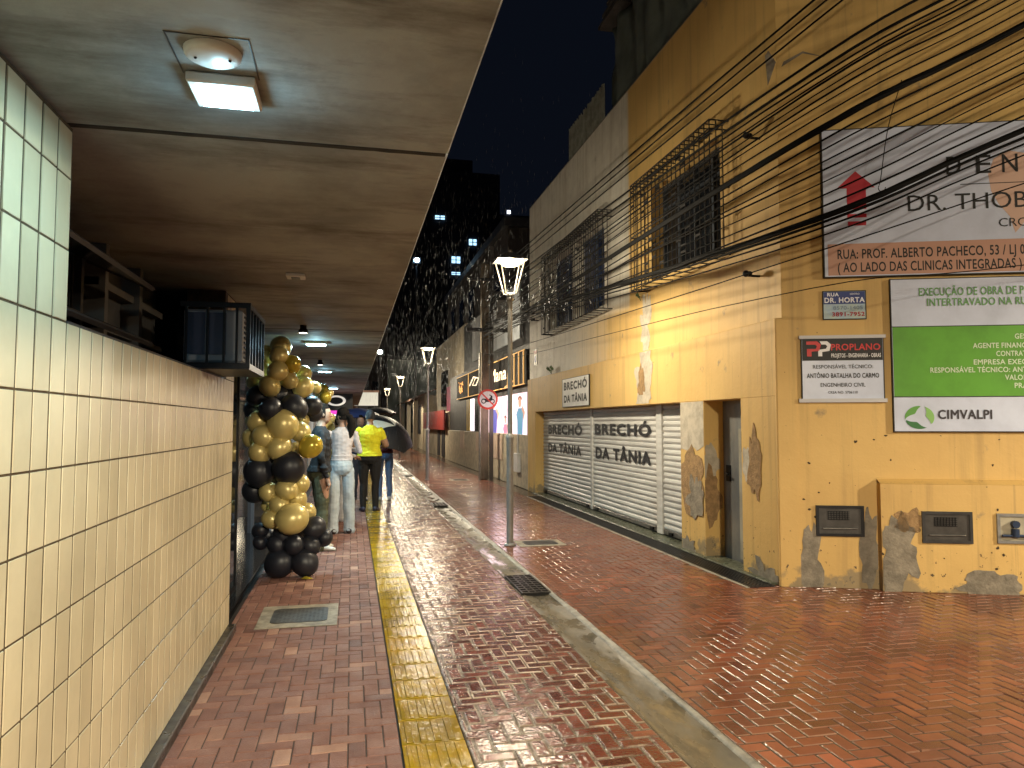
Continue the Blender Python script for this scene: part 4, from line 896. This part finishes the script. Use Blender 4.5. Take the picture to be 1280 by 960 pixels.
# dark towers with lit windows
m_tw = mat('tower_dark', (.025, .028, .04), .9, var=.3, vscale=.3)
T1 = thing('apartment_tower', 'dark apartment tower with a few blue lit windows above the street', 'apartment block', (9, 75, 0))
MB().box(4.0, 14.5, 71, 85, 0, 27).build('wall', m_tw, T1)
MB().box(6.0, 12, 73, 83, 27, 29).build('roof_tank', m_tw, T1)
m_lw = emis('lit_window', (.35, .62, .85), 1.0); mdk = mat('unlit', (.02, .022, .03), .3)
def tw(px, py, w, h, lit=True):
    c = atY(px, py, 70.9); wd = MB().box(c.x-w/2, c.x+w/2, 70.9, 71.0, c.z-h/2, c.z+h/2).build('lit_window' if lit else 'window', m_lw if lit else mdk, T1)
    mb = MB().box(c.x-w/2-.1, c.x+w/2+.1, 70.8, 70.9, c.z-h/2-.12, c.z-h/2); mb.box(c.x-.05, c.x+.05, 70.86, 70.9, c.z-h/2, c.z+h/2).box(c.x-w/2, c.x+w/2, 70.85, 70.89, c.z-.03, c.z+.03); mb.build('frame', M['darkpaint'], wd)
tw(550, 272, .95, .42); tw(591, 303, .75, .65); tw(570, 325, .85, .7); tw(570, 342, .85, .3)
for px, py in ((550, 303), (570, 272), (591, 272), (591, 325), (550, 342), (612, 303), (612, 325), (612, 272)): tw(px, py, .8, .7, False)
T2 = thing('tall_tower', 'very dark taller tower behind the nearest lamp with one tiny light', 'apartment block', (20, 95, 0))
MB().box(14.8, 30, 88, 100, 0, 28).build('wall', m_tw, T2); c = atY(636, 265, 87.9); MB().box(c.x-.2, c.x+.2, 87.85, 88, c.z-.2, c.z+.2).build('lit_window', emis('tiny_light', (.8, .85, 1), 2), T2)
# floodlights far left of gap
def flood(px, py, Y, col, label, e, s):
    c = atY(px, py, Y); t = thing('floodlight', label, 'floodlight', (c.x, c.y, 0))
    MB().tube([(c.x-.0, c.y+.2, 0), (c.x, c.y+.2, c.z+.2)], .06, 8).build('mast', M['darkpaint'], t)
    MB().box(c.x-s*1.2, c.x+s*1.2, c.y+.05, c.y+.25, c.z-s, c.z+s, bev=.02).build('housing', M['darkpaint'], t)
    MB().ball((c.x, c.y, c.z), s*.8, 12, 8, sc=(1, .4, .8)).build('glass', emis('flood_glow', col, e), t)
flood(521, 325, 45, (.45, .75, 1.0), 'bright blue white floodlight high beyond the marquee edge', 40, .2)
flood(475, 440, 40, (.85, .95, .8), 'greenish white lamp on a mast at the marquee far end', 30, .16)
# ================================================================== BALLOONS
m_gold = mat('balloon_gold', (.64, .52, .20), .33, .3, spec=.6); m_gold2 = mat('balloon_yellow', (.55, .42, .05), .22, .35)
m_blk = mat('balloon_black', (.014, .016, .024), .42, spec=.5)
def zp(cx, cy): return 280+cx/2.824, 400+cy/2.824
def garland(name, label, items, Y0, loc):
    t = thing(name, label, 'balloons', loc)
    for (k, cx, cy, r, dy) in items:
        px, py = zp(cx, cy); Y = Y0+dy; c = atY(px, py, Y); rad = r/2.824/F*c.y*1.07
        d = (Vector((c.x, c.y, c.z))-Vector((-.6, Y0+.25, c.z))).normalized() if True else None
        rot = Matrix.Rotation(random.uniform(-.9, .9), 3, 'X') @ Matrix.Rotation(random.uniform(-.9, .9), 3, 'Y')
        mb = MB(); n, mth_ = 20, 13; vs = []
        for i in range(mth_+1):
            th = math.pi*i/mth_
            for j in range(n):
                ph = 2*math.pi*j/n; q = Vector((math.sin(th)*math.cos(ph), math.sin(th)*math.sin(ph), math.cos(th)*(1.03 if th < 1.57 else 1.14)))
                q = rot @ q; vs.append(c+q*rad)
        mb.add(vs, [(i*n+j, (i+1)*n+j, (i+1)*n+(j+1) % n, i*n+(j+1) % n) for i in range(mth_) for j in range(n)], 0, True)
        b = mb.build('balloon', {'G': m_gold, 'Y': m_gold2, 'B': m_blk}[k], t)
        if k != 'G': b['label'] = {'Y': 'bright yellow gold balloon', 'B': 'matt black balloon'}[k]
        p = c+rot @ Vector((0, 0, -1.14))*rad; q = c+rot @ Vector((0, 0, -1.2))*rad
        MB().tube([p, q, q+(q-p)*.6], [.005, .004, .011], 8).build('knot', b.data.materials[0], b)
A1 = [('G', 200, 95, 34, .1), ('G', 148, 122, 30, .15), ('G', 195, 125, 29, -.05), ('Y', 240, 155, 28, 0), ('G', 190, 180, 32, -.1), ('G', 130, 182, 34, .1), ('G', 228, 210, 29, .05), ('G', 160, 232, 33, -.1), ('G', 108, 215, 26, .1),
      ('G', 280, 190, 27, .3), ('G', 280, 235, 33, .2), ('G', 322, 238, 19, .5),
      ('B', 120, 268, 33, -.02), ('B', 190, 265, 32, .05), ('B', 228, 250, 20, .25), ('B', 165, 313, 36, -.15), ('B', 245, 308, 42, -.05), ('B', 312, 302, 30, .3), ('B', 103, 312, 28, .15), ('B', 275, 270, 26, .35), ('B', 320, 330, 26, .4), ('B', 200, 350, 30, .3),
      ('G', 122, 357, 33, 0), ('G', 208, 370, 49, -.12), ('G', 140, 410, 36, -.1), ('G', 98, 415, 30, .1), ('G', 270, 395, 32, 0), ('G', 196, 448, 39, -.12), ('G', 125, 467, 34, -.08), ('G', 255, 465, 30, .1), ('Y', 307, 445, 37, -.15), ('G', 280, 352, 19, .3), ('G', 100, 355, 22, .2),
      ('B', 122, 535, 46, -.05), ('B', 228, 520, 51, -.12), ('B', 105, 603, 36, .1), ('B', 165, 495, 22, .2), ('B', 175, 560, 30, .25), ('B', 230, 560, 30, .3),
      ('G', 157, 606, 30, -.05), ('G', 220, 597, 34, -.12), ('G', 270, 575, 28, .02), ('G', 258, 631, 31, 0), ('G', 195, 651, 31, -.1), ('G', 152, 655, 19, .1), ('G', 166, 702, 30, -.1), ('G', 243, 701, 49, -.2), ('G', 293, 675, 27, .05),
      ('B', 130, 742, 26, 0), ('B', 127, 785, 22, -.05), ('B', 155, 760, 26, .05), ('B', 207, 754, 31, -.08), ('B', 320, 733, 36, -.02), ('B', 355, 768, 26, 0), ('B', 247, 795, 32, -.15), ('B', 187, 790, 31, -.1), ('B', 302, 795, 32, -.08), ('B', 197, 856, 46, -.1), ('B', 283, 853, 43, -.12), ('B', 240, 830, 34, .2), ('B', 250, 745, 36, .2)]
garland('balloon_garland', 'tall column of gold and black balloons standing on the sidewalk by the wall', A1, 7.55, (-.55, 7.6, 0))
A2 = [('Y', 350, 245, 17, 0), ('Y', 358, 272, 19, -.2), ('G', 372, 258, 14, .1), ('G', 335, 262, 14, .2), ('B', 345, 300, 18, .2), ('B', 355, 318, 14, 0), ('B', 330, 280, 18, .5), ('G', 365, 358, 15, 0), ('G', 350, 372, 16, -.1), ('Y', 340, 400, 16, 0), ('G', 378, 345, 14, .2), ('G', 372, 380, 18, .2), ('B', 345, 425, 18, .1), ('B', 365, 435, 20, .3), ('G', 360, 470, 20, .2), ('G', 380, 490, 16, .3), ('B', 365, 520, 20, .3), ('B', 350, 560, 22, .3), ('G', 365, 600, 20, .3), ('B', 360, 640, 20, .3)]
garland('balloon_garland', 'farther bunch of gold and black balloons behind the people at the doorway', A2, 11.6, (-.6, 11.6, 0))
mb = MB(); mb.poly(blob(0, 0, .06, .03, 14, .5, 2), Frame((-.42, 7.35, .01), (1, 0, 0)), -.01, .0)
rag = MB(); pts = blob(-.41, 7.33, .055, .03, 12, .6, 4); rag.add([(a, b, .006) for a, b in pts]+[(-.41, 7.33, .03)], [(i, (i+1) % 12, 12) for i in range(12)])
tag(solo(rag.build('burst_balloon', m_gold2), (-.41, 7.33, 0)), 'scrap of burst yellow balloon on the bricks', 'scrap')
# ================================================================== PEOPLE
def smoothstep(x): x = max(0, min(1, x)); return x*x*(3-2*x)
def person(label, loc, yaw, h, cl, arms, legs=None, hair='short', wide=1.0, sleeve='long', lean=0, headyaw=0, bulk=1.0):
    """body built standing at the origin facing +Y, then turned by yaw; cl = dict of colours"""
    t = thing('person', label, 'person', (loc[0], loc[1], 0))
    k = h/1.70; mats = []; segs = []      # segs: (a, b, ra, rb, tag, flat)
    def seg(a, b, ra, rb, tg): segs.append((Vector(a)*k, Vector(b)*k, ra*k, rb*k, tg))
    loft = MB()
    def ring_loft(rings, n=16):
        vs = []
        for (cx, cy, cz, rx, ry) in rings:
            for j in range(n):
                a = 2*math.pi*j/n; vs.append(Vector((cx+rx*math.cos(a), cy+ry*math.sin(a), cz))*k)
        m = len(rings); fs_ = [(i*n+j, i*n+(j+1) % n, (i+1)*n+(j+1) % n, (i+1)*n+j) for i in range(m-1) for j in range(n)]
        fs_ += [tuple(range(n))[::-1], tuple(range((m-1)*n, m*n))]; loft.add(vs, fs_)
    def cone(a, b, ra, rb, n=12, sub=4):
        a, b = Vector(a)*k, Vector(b)*k; loft.tube([a.lerp(b, i/sub) for i in range(sub+1)], [(ra+(rb-ra)*i/sub)*k for i in range(sub+1)], n); loft.ball(a, ra*k, n, 8); loft.ball(b, rb*k, n, 8)
    B = bulk
    ring_loft([(0, -.01, .80, .10*B, .09*B), (0, -.015, .86, .155*B, .12*B), (0, -.015, .93, .17*B, .125*B), (0, -.005, 1.0, .155*B, .11*B), (0, 0, 1.08, .142*B, .10*B), (0, 0, 1.2, .155*B, .11*B), (0, .0, 1.31, .17*B, .115*B), (0, -.005, 1.385, .155, .10), (0, -.01, 1.43, .10, .075), (0, -.005, 1.46, .06, .058), (0, .005, 1.50, .052, .054), (0, .01, 1.56, .05, .055)])
    # head
    hc = Vector((0, .02, 1.60)); hr = Matrix.Rotation(headyaw, 3, 'Z')
    def hp(x, y, z): return hc+hr @ Vector((x, y, z))
    loft.ball(hc*k, .1*k, 20, 14, sc=(.76, .93, 1.12)); loft.ball(hp(0, .02, -.05)*k, .075*k, 16, 10, sc=(.8, .9, .9))
    cone(hp(0, .088, .0), hp(0, .105, -.022), .009, .014, 8, 2)
    for sx in (-1, 1): loft.ball(hp(sx*.076, -.005, -.005)*k, .026*k, 10, 8, sc=(.4, .7, 1.1))
    cone(hp(-.02, .092, -.055), hp(.02, .092, -.055), .007, .007, 6, 2)
    for sx in (-1, 1): cone(hp(sx*.03, .083, .03), hp(sx*.05, .074, .028), .007, .006, 6, 2)
    L = legs or {-1: ((-.095, 0, .86), (-.10, .02, .47), (-.105, -.01, .08)), 1: ((.095, 0, .86), (.10, .02, .47), (.105, -.01, .08))}
    for sx in (-1, 1):
        hip, kn, an = L[sx]; w = wide
        cone(hip, kn, .092*B, .066*w); cone(kn, an, .066*w, .052*w*w)
        if w > 1.1: cone(an, (an[0], an[1], an[2]-.03), .052*w*w, .056*w*w)
    for sx in (-1, 1):
        sh, el, wr = arms[sx]; cone(sh, el, .053*B, .043*B); cone(el, wr, .041*B, .028)
        d = (Vector(wr)-Vector(el)).normalized(); side = d.cross(Vector((0, 0, 1))); side = side.normalized() if side.length > .1 else Vector((1, 0, 0)); up = side.cross(d)
        p = Vector(wr); c1 = p+d*.04; c2 = p+d*.085
        cone(p, c1, .024, .028, 10, 2); cone(c1, c2, .027, .026, 10, 2)
        for q, (off, ln) in enumerate(((-.03, .06), (-.01, .07), (.01, .066), (.03, .052))):
            a = c2+side*off; m1 = a+d*ln*.55-up*.008; m2 = m1+d*ln*.35-up*.028; cone(a, m1, .0105, .0095, 8, 2); cone(m1, m2, .0095, .0075, 8, 2)
        a = c1-side*.025*sx; m1 = a-side*.03*sx+d*.03; cone(a, m1, .012, .0105, 8, 2); cone(m1, m1+d*.03-up*.012, .0105, .008, 8, 2)
    # evaluate voxel union
    me = bpy.data.meshes.new('tmp'); me.from_pydata([tuple(v) for v in loft.v], [], loft.f); ob = bpy.data.objects.new('tmp', me); C.objects.link(ob)
    r = ob.modifiers.new('r', 'REMESH'); r.mode = 'VOXEL'; r.voxel_size = .0075; sm_ = ob.modifiers.new('s', 'SMOOTH'); sm_.iterations = 4; sm_.factor = .5
    dg = bpy.context.evaluated_depsgraph_get(); ev = bpy.data.meshes.new_from_object(ob.evaluated_get(dg)); bpy.data.objects.remove(ob); bpy.data.meshes.remove(me)
    n = len(ev.vertices); co_ = np.zeros(n*3); ev.vertices.foreach_get('co', co_); co_ = co_.reshape(-1, 3)
    nf = len(ev.polygons); cen = np.zeros(nf*3); ev.polygons.foreach_get('center', cen); cen = cen.reshape(-1, 3)/k
    # zones
    def dist(P, a, b):
        a, b = np.array(a), np.array(b); ab = b-a; tt = np.clip(((P-a) @ ab)/(ab @ ab), 0, 1); return np.linalg.norm(P-(a+tt[:, None]*ab), axis=1), tt
    def zones(P):
        z = np.zeros(len(P), int)                         # 0 top
        z[P[:, 2] < cl.get('hem', .95)] = 1               # trousers
        z[P[:, 2] < .065] = 1
        z[P[:, 2] > 1.46] = 2                             # skin
        for sx in (-1, 1):
            sh, el, wr = arms[sx]
            d1, t1 = dist(P, sh, el); d2, t2 = dist(P, el, wr); tip = np.array(wr)+(np.array(wr)-np.array(el))*.8; d3, t3 = dist(P, wr, tip)
            arm = (np.minimum(d1, d2) < .062*B) & (P[:, 2] > .7) & (np.abs(P[:, 0]) > .12)
            z[arm] = 0
            if sleeve == 'short': z[arm & (d2 < d1) ] = 2; z[arm & (d1 <= d2) & (t1 > .6)] = 2
            z[(d3 < .10) & (t3 > .02) & (d3 < d2+1e-6)] = 2
        return z
    zf = zones(cen)
    # cloth folds
    zv = zones(co_/k); nr = np.zeros(n*3); ev.vertices.foreach_get('normal', nr) if False else None
    nrm_ = np.array([v.normal[:] for v in ev.vertices])
    off = np.array([(noise.noise(Vector((p[0]*9, p[1]*9, p[2]*(16 if z == 0 else 7)))+Vector((loc[0]*9, 0, 0)))*.011+noise.noise(Vector((p[0]*22, p[1]*22, p[2]*30)))*.004) if z < 2 else 0.0 for p, z in zip(co_, zv)])
    hem = cl.get('hem', .95)*k
    flare = np.where((zv == 0) & (co_[:, 2] > hem) & (co_[:, 2] < hem+.07), .010, 0)
    co_ = co_+nrm_*(off+flare)[:, None]
    ev.vertices.foreach_set('co', co_.reshape(-1)); ev.materials.clear()
    for key, cc in (('top', cl['top']), ('bottom', cl['bottom']), ('skin', cl['skin'])): ev.materials.append(mat('cloth_'+key, cc, .85 if key != 'skin' else .5, var=.2, vscale=6, bump=.2, bscale=150))
    ev.polygons.foreach_set('material_index', zf.astype(np.int32)); ev.polygons.foreach_set('use_smooth', np.ones(nf, bool)); ev.update()
    Rz = Matrix.Rotation(yaw, 4, 'Z'); ev.transform(Rz); body = bpy.data.objects.new('body', ev); C.objects.link(body); body.parent = t
    def part(mb, name, m):
        me = bpy.data.meshes.new(name); me.from_pydata([tuple(v) for v in mb.v], [], mb.f); me.polygons.foreach_set('use_smooth', [True]*len(mb.f)); me.materials.append(m); me.transform(Rz); o = bpy.data.objects.new(name, me); C.objects.link(o); o.parent = t; return o
    # hair
    hb = MB(); nu, nv = 24, 14; vs = []
    for i in range(nv+1):
        th = (2.0 if hair != 'cap' else 1.5)*i/nv
        for j in range(nu):
            ph = 2*math.pi*j/nu; v = Vector((math.sin(th)*math.cos(ph)*.083, math.sin(th)*math.sin(ph)*.101-.008, math.cos(th)*.118+.006))
            front = max(0, math.sin(ph)); lim = 1.05 if front > .3 else 2.0
            if th > lim and front > 0: v = Vector((v.x*.82, v.y*.75, v.z))
            v = v*(1+.04*noise.noise(v*28)); vs.append((hc+hr @ v)*k)
    hb.add(vs, [(i*nu+j, (i+1)*nu+j, (i+1)*nu+(j+1) % nu, i*nu+(j+1) % nu) for i in range(nv) for j in range(nu)], 0, True)
    if hair == 'ponytail':
        hb.ball(hp(0, -.02, .05)*k, .098*k, 16, 12, sc=(.9, 1, .9))
        P = [hp(0, -.08, .03), hp(.03, -.125, .0), hp(.05, -.135, -.08), hp(.055, -.13, -.17), hp(.04, -.12, -.25), hp(.02, -.12, -.32)]
        hb.tube([p*k for p in P], [.03*k, .042*k, .052*k, .055*k, .042*k, .008*k], 12)
    if hair == 'long': hb.tube([hp(0, -.06, .02)*k, hp(0, -.09, -.1)*k, hp(0, -.085, -.22)*k], [.07*k, .075*k, .03*k], 12)
    part(hb, 'hair', mat('hair', cl.get('hair', (.015, .012, .01)), .85, spec=.1, var=.4, vscale=60, stretch=(1, 1, .2)))
    sb = None
    for sx in (-1, 1):
        an = L[sx][2]; sb = MB(); fz = cl.get('turn', 0); ang = sx*-.2
        def sp(x, y, z): return Vector((an[0]+x*math.cos(ang)-y*math.sin(ang), an[1]+x*math.sin(ang)+y*math.cos(ang), z))*k
        rings = [(-.075, .036, .075), (-.05, .042, .085), (0, .044, .095), (.05, .044, .085), (.10, .048, .062), (.15, .045, .048), (.185, .03, .032)]
        vs = []
        for (yy, w, hh) in rings:
            for j in range(10):
                a = 2*math.pi*j/10; vs.append(sp(w*math.cos(a), yy, max(.003, hh/2+hh/2*math.sin(a))))
        m_ = len(rings); sb.add(vs, [(i*10+j, i*10+(j+1) % 10, (i+1)*10+(j+1) % 10, (i+1)*10+j) for i in range(m_-1) for j in range(10)]+[tuple(range(10))[::-1], tuple(range((m_-1)*10, m_*10))], 0, True)
        part(sb, 'shoe', mat('shoe', cl['shoe'], .5, var=.15))
    return t
SKIN = (.36, .20, .13)
def A(el, wr, s): return ((s*.175, -.005, 1.36), (s*el[0], el[1], el[2]), (s*wr[0], wr[1], wr[2]))
person('woman with black ponytail in white top and pale wide jeans, seen from behind', (-.13, 10.25), R(8), 1.70, dict(top=(.55, .50, .50), bottom=(.46, .53, .58), skin=SKIN, shoe=(.04, .03, .03), hem=1.0), {-1: A((.25, .03, 1.12), (.20, .24, 1.10), -1), 1: A((.25, .03, 1.12), (.16, .24, 1.14), 1)}, hair='ponytail', wide=1.22, headyaw=R(35), bulk=.93,
       legs={-1: ((-.09, 0, .86), (-.10, .0, .47), (-.115, .0, .08)), 1: ((.09, 0, .86), (.105, .02, .47), (.115, .0, .08))})
person('person in bright yellow t-shirt and black trousers with back to the camera', (.31, 12.75), R(-4), 1.73, dict(top=(.72, .66, .015), bottom=(.012, .012, .014), skin=SKIN, shoe=(.02, .02, .05), hair=(.05, .05, .055), hem=.93), {-1: A((.27, .02, 1.12), (.2, .24, 1.05), -1), 1: A((.27, .02, 1.12), (.2, .22, 1.08), 1)}, sleeve='short', bulk=1.2, headyaw=R(20))
person('young man in black hoodie and olive trousers behind the balloons, in profile', (-.36, 9.0), R(-82), 1.72, dict(top=(.012, .012, .014), bottom=(.085, .09, .05), skin=(.42, .24, .16), shoe=(.62, .60, .55), hem=.92), {-1: A((.235, -.02, 1.10), (.235, .05, .86), -1), 1: A((.235, -.02, 1.10), (.235, .05, .86), 1)}, bulk=1.08, wide=1.12)
person('person in navy jacket facing the camera between the woman and the yellow shirt', (.17, 14.6), R(172), 1.66, dict(top=(.02, .03, .08), bottom=(.03, .03, .04), skin=(.40, .23, .16), shoe=(.02, .02, .02)), {-1: A((.25, .03, 1.12), (.16, .22, 1.2), -1), 1: A((.24, .05, 1.12), (.10, .2, 1.28), 1)})
person('person in dark red top and blue jeans half hidden, holding the tilted umbrella', (.64, 14.5), R(10), 1.66, dict(top=(.10, .012, .015), bottom=(.08, .13, .24), skin=(.16, .09, .06), shoe=(.45, .45, .45)), {-1: A((.24, .05, 1.12), (.12, .22, 1.25), -1), 1: A((.26, .02, 1.14), (.14, .2, 1.24), 1)})
person('person in long white coat standing behind the hooded man', (-.18, 11.6), R(-70), 1.62, dict(top=(.6, .6, .62), bottom=(.5, .5, .52), skin=SKIN, shoe=(.02, .02, .02)), {-1: A((.23, .03, 1.1), (.15, .2, 1.05), -1), 1: A((.23, .03, 1.1), (.15, .2, 1.05), 1)}, wide=1.2)
# umbrellas
def umbrella(label, grip, axis, Rr, cols, L=.8):
    t = thing('umbrella', label, 'umbrella', grip); ax = Vector(axis).normalized(); g = Vector(grip); top = g+ax*L
    a = ax.cross(Vector((0, 0, 1))) if abs(ax.z) < .9 else ax.cross(Vector((0, 1, 0))); a.normalize(); b = ax.cross(a); mb = MB()
    N8 = 8; nr = 6; vs = []
    for i in range(nr+1):
        rr = Rr*i/nr; dz = -.30*Rr*(i/nr)**2*1.3
        for j in range(N8*4):
            ph = 2*math.pi*j/(N8*4); sc = 1-.075*(i/nr)*abs(math.sin(ph*N8/2)); sag = -.02*(i/nr)*abs(math.sin(ph*N8/2))
            vs.append(top+(a*math.cos(ph)+b*math.sin(ph))*rr*sc+ax*(dz+sag*-1))
    n = N8*4
    for i in range(nr):
        for j in range(n): 
            mb.f.append((i*n+j, i*n+(j+1) % n, (i+1)*n+(j+1) % n, (i+1)*n+j)); mb.mi.append(cols[(j//4) % len(cols)]); mb.sm.append(False)
    mb.v += [tuple(v) for v in vs]
    mats_ = [mat('umb_black', (.010, .010, .013), .6), mat('umb_white', (.6, .58, .5), .5), mat('umb_navy', (.03, .05, .16), .5)]
    c = mb.build('canopy', mats_, t); c.modifiers.new('s', 'SOLIDIFY').thickness = .003
    rb = MB()
    for j in range(N8):
        ph = 2*math.pi*j/N8; rb.tube([top+(a*math.cos(ph)+b*math.sin(ph))*Rr*q+ax*(-.39*Rr*q*q-.008) for q in (0, .35, .7, 1)], .003, 4)
    rb.build('ribs', M['steel'], t)
    MB().tube([g-ax*.02, top+ax*.05], .006, 6).build('shaft', M['steel'], t); MB().tube([g-ax*.1, g+ax*.02], .016, 8).build('handle', M['ink'], t)
umbrella('black umbrella with one pale panel, tilted to the right behind the yellow shirt', (.58, 14.2, 1.12), (.42, -.45, .62), .52, [0, 0, 0, 0, 0, 1, 0, 1], L=.48)
umbrella('navy umbrella held upright above the people', (.12, 15.0, 1.2), (-.05, 0, 1), .5, [2], L=.62)
umbrella('dark umbrella held behind the tilted one', (.55, 16.0, 1.2), (-.1, .1, 1), .5, [0], L=.66)
# ================================================================== RAIN
n = 6500; vs = np.zeros((n, 6, 3)); tx = rng.uniform(0, 1, n)
Yr = rng.uniform(6, 26, n); Xr = rng.uniform(.45, 3.75, n); Zr = rng.uniform(.2, 5.6, n)
near = rng.uniform(0, 1, n) < .75                     # rain reads where the lamps light it
idx = np.where(near)[0]; which = rng.integers(0, 2, len(idx)); ly = np.array([8.8, 19.5])[which]
Yr[idx] = ly+rng.normal(1.2, 1.6, len(idx)); Xr[idx] = 1.9+rng.normal(0, .8, len(idx)); Zr[idx] = 3.1+rng.normal(0, .8, len(idx))
Xr = np.where(Xr > 3.0, rng.uniform(.6, 3.0, n), np.maximum(Xr, .4)); Yr = np.maximum(Yr, 7.2+rng.uniform(0, .8, n)); sc_ = np.clip(Yr/10, .8, 1.8); Ln = rng.uniform(.025, .055, n)*sc_; rd = rng.uniform(.0005, .0009, n)*sc_; sl = rng.normal(0, .05, n)
base = np.stack([Xr, Yr, Zr], 1)
for q, (dx, dy, dz) in enumerate(((0, 0, 1), (1, 0, 0), (0, 1, 0), (-1, 0, 0), (0, -1, 0), (0, 0, -1))):
    vs[:, q] = base+np.stack([dx*rd+dz*Ln*sl, dy*rd, dz*Ln], 1)
fl = np.array([(0, 1, 2), (0, 2, 3), (0, 3, 4), (0, 4, 1), (5, 2, 1), (5, 3, 2), (5, 4, 3), (5, 1, 4)])
faces = (fl[None]+(np.arange(n)*6)[:, None, None]).reshape(-1, 3)
me = bpy.data.meshes.new('rain'); me.from_pydata(vs.reshape(-1, 3).tolist(), [], faces.tolist())
mr = mat('rain_drop', (.15, .16, .17), .4); mr.node_tree.nodes['Principled BSDF'].inputs['Subsurface Weight'].default_value = 0
me.materials.append(mr); o = bpy.data.objects.new('rain', me); C.objects.link(o); tag(o, 'falling rain caught in the light of the street lamps', 'rain', kind='stuff')
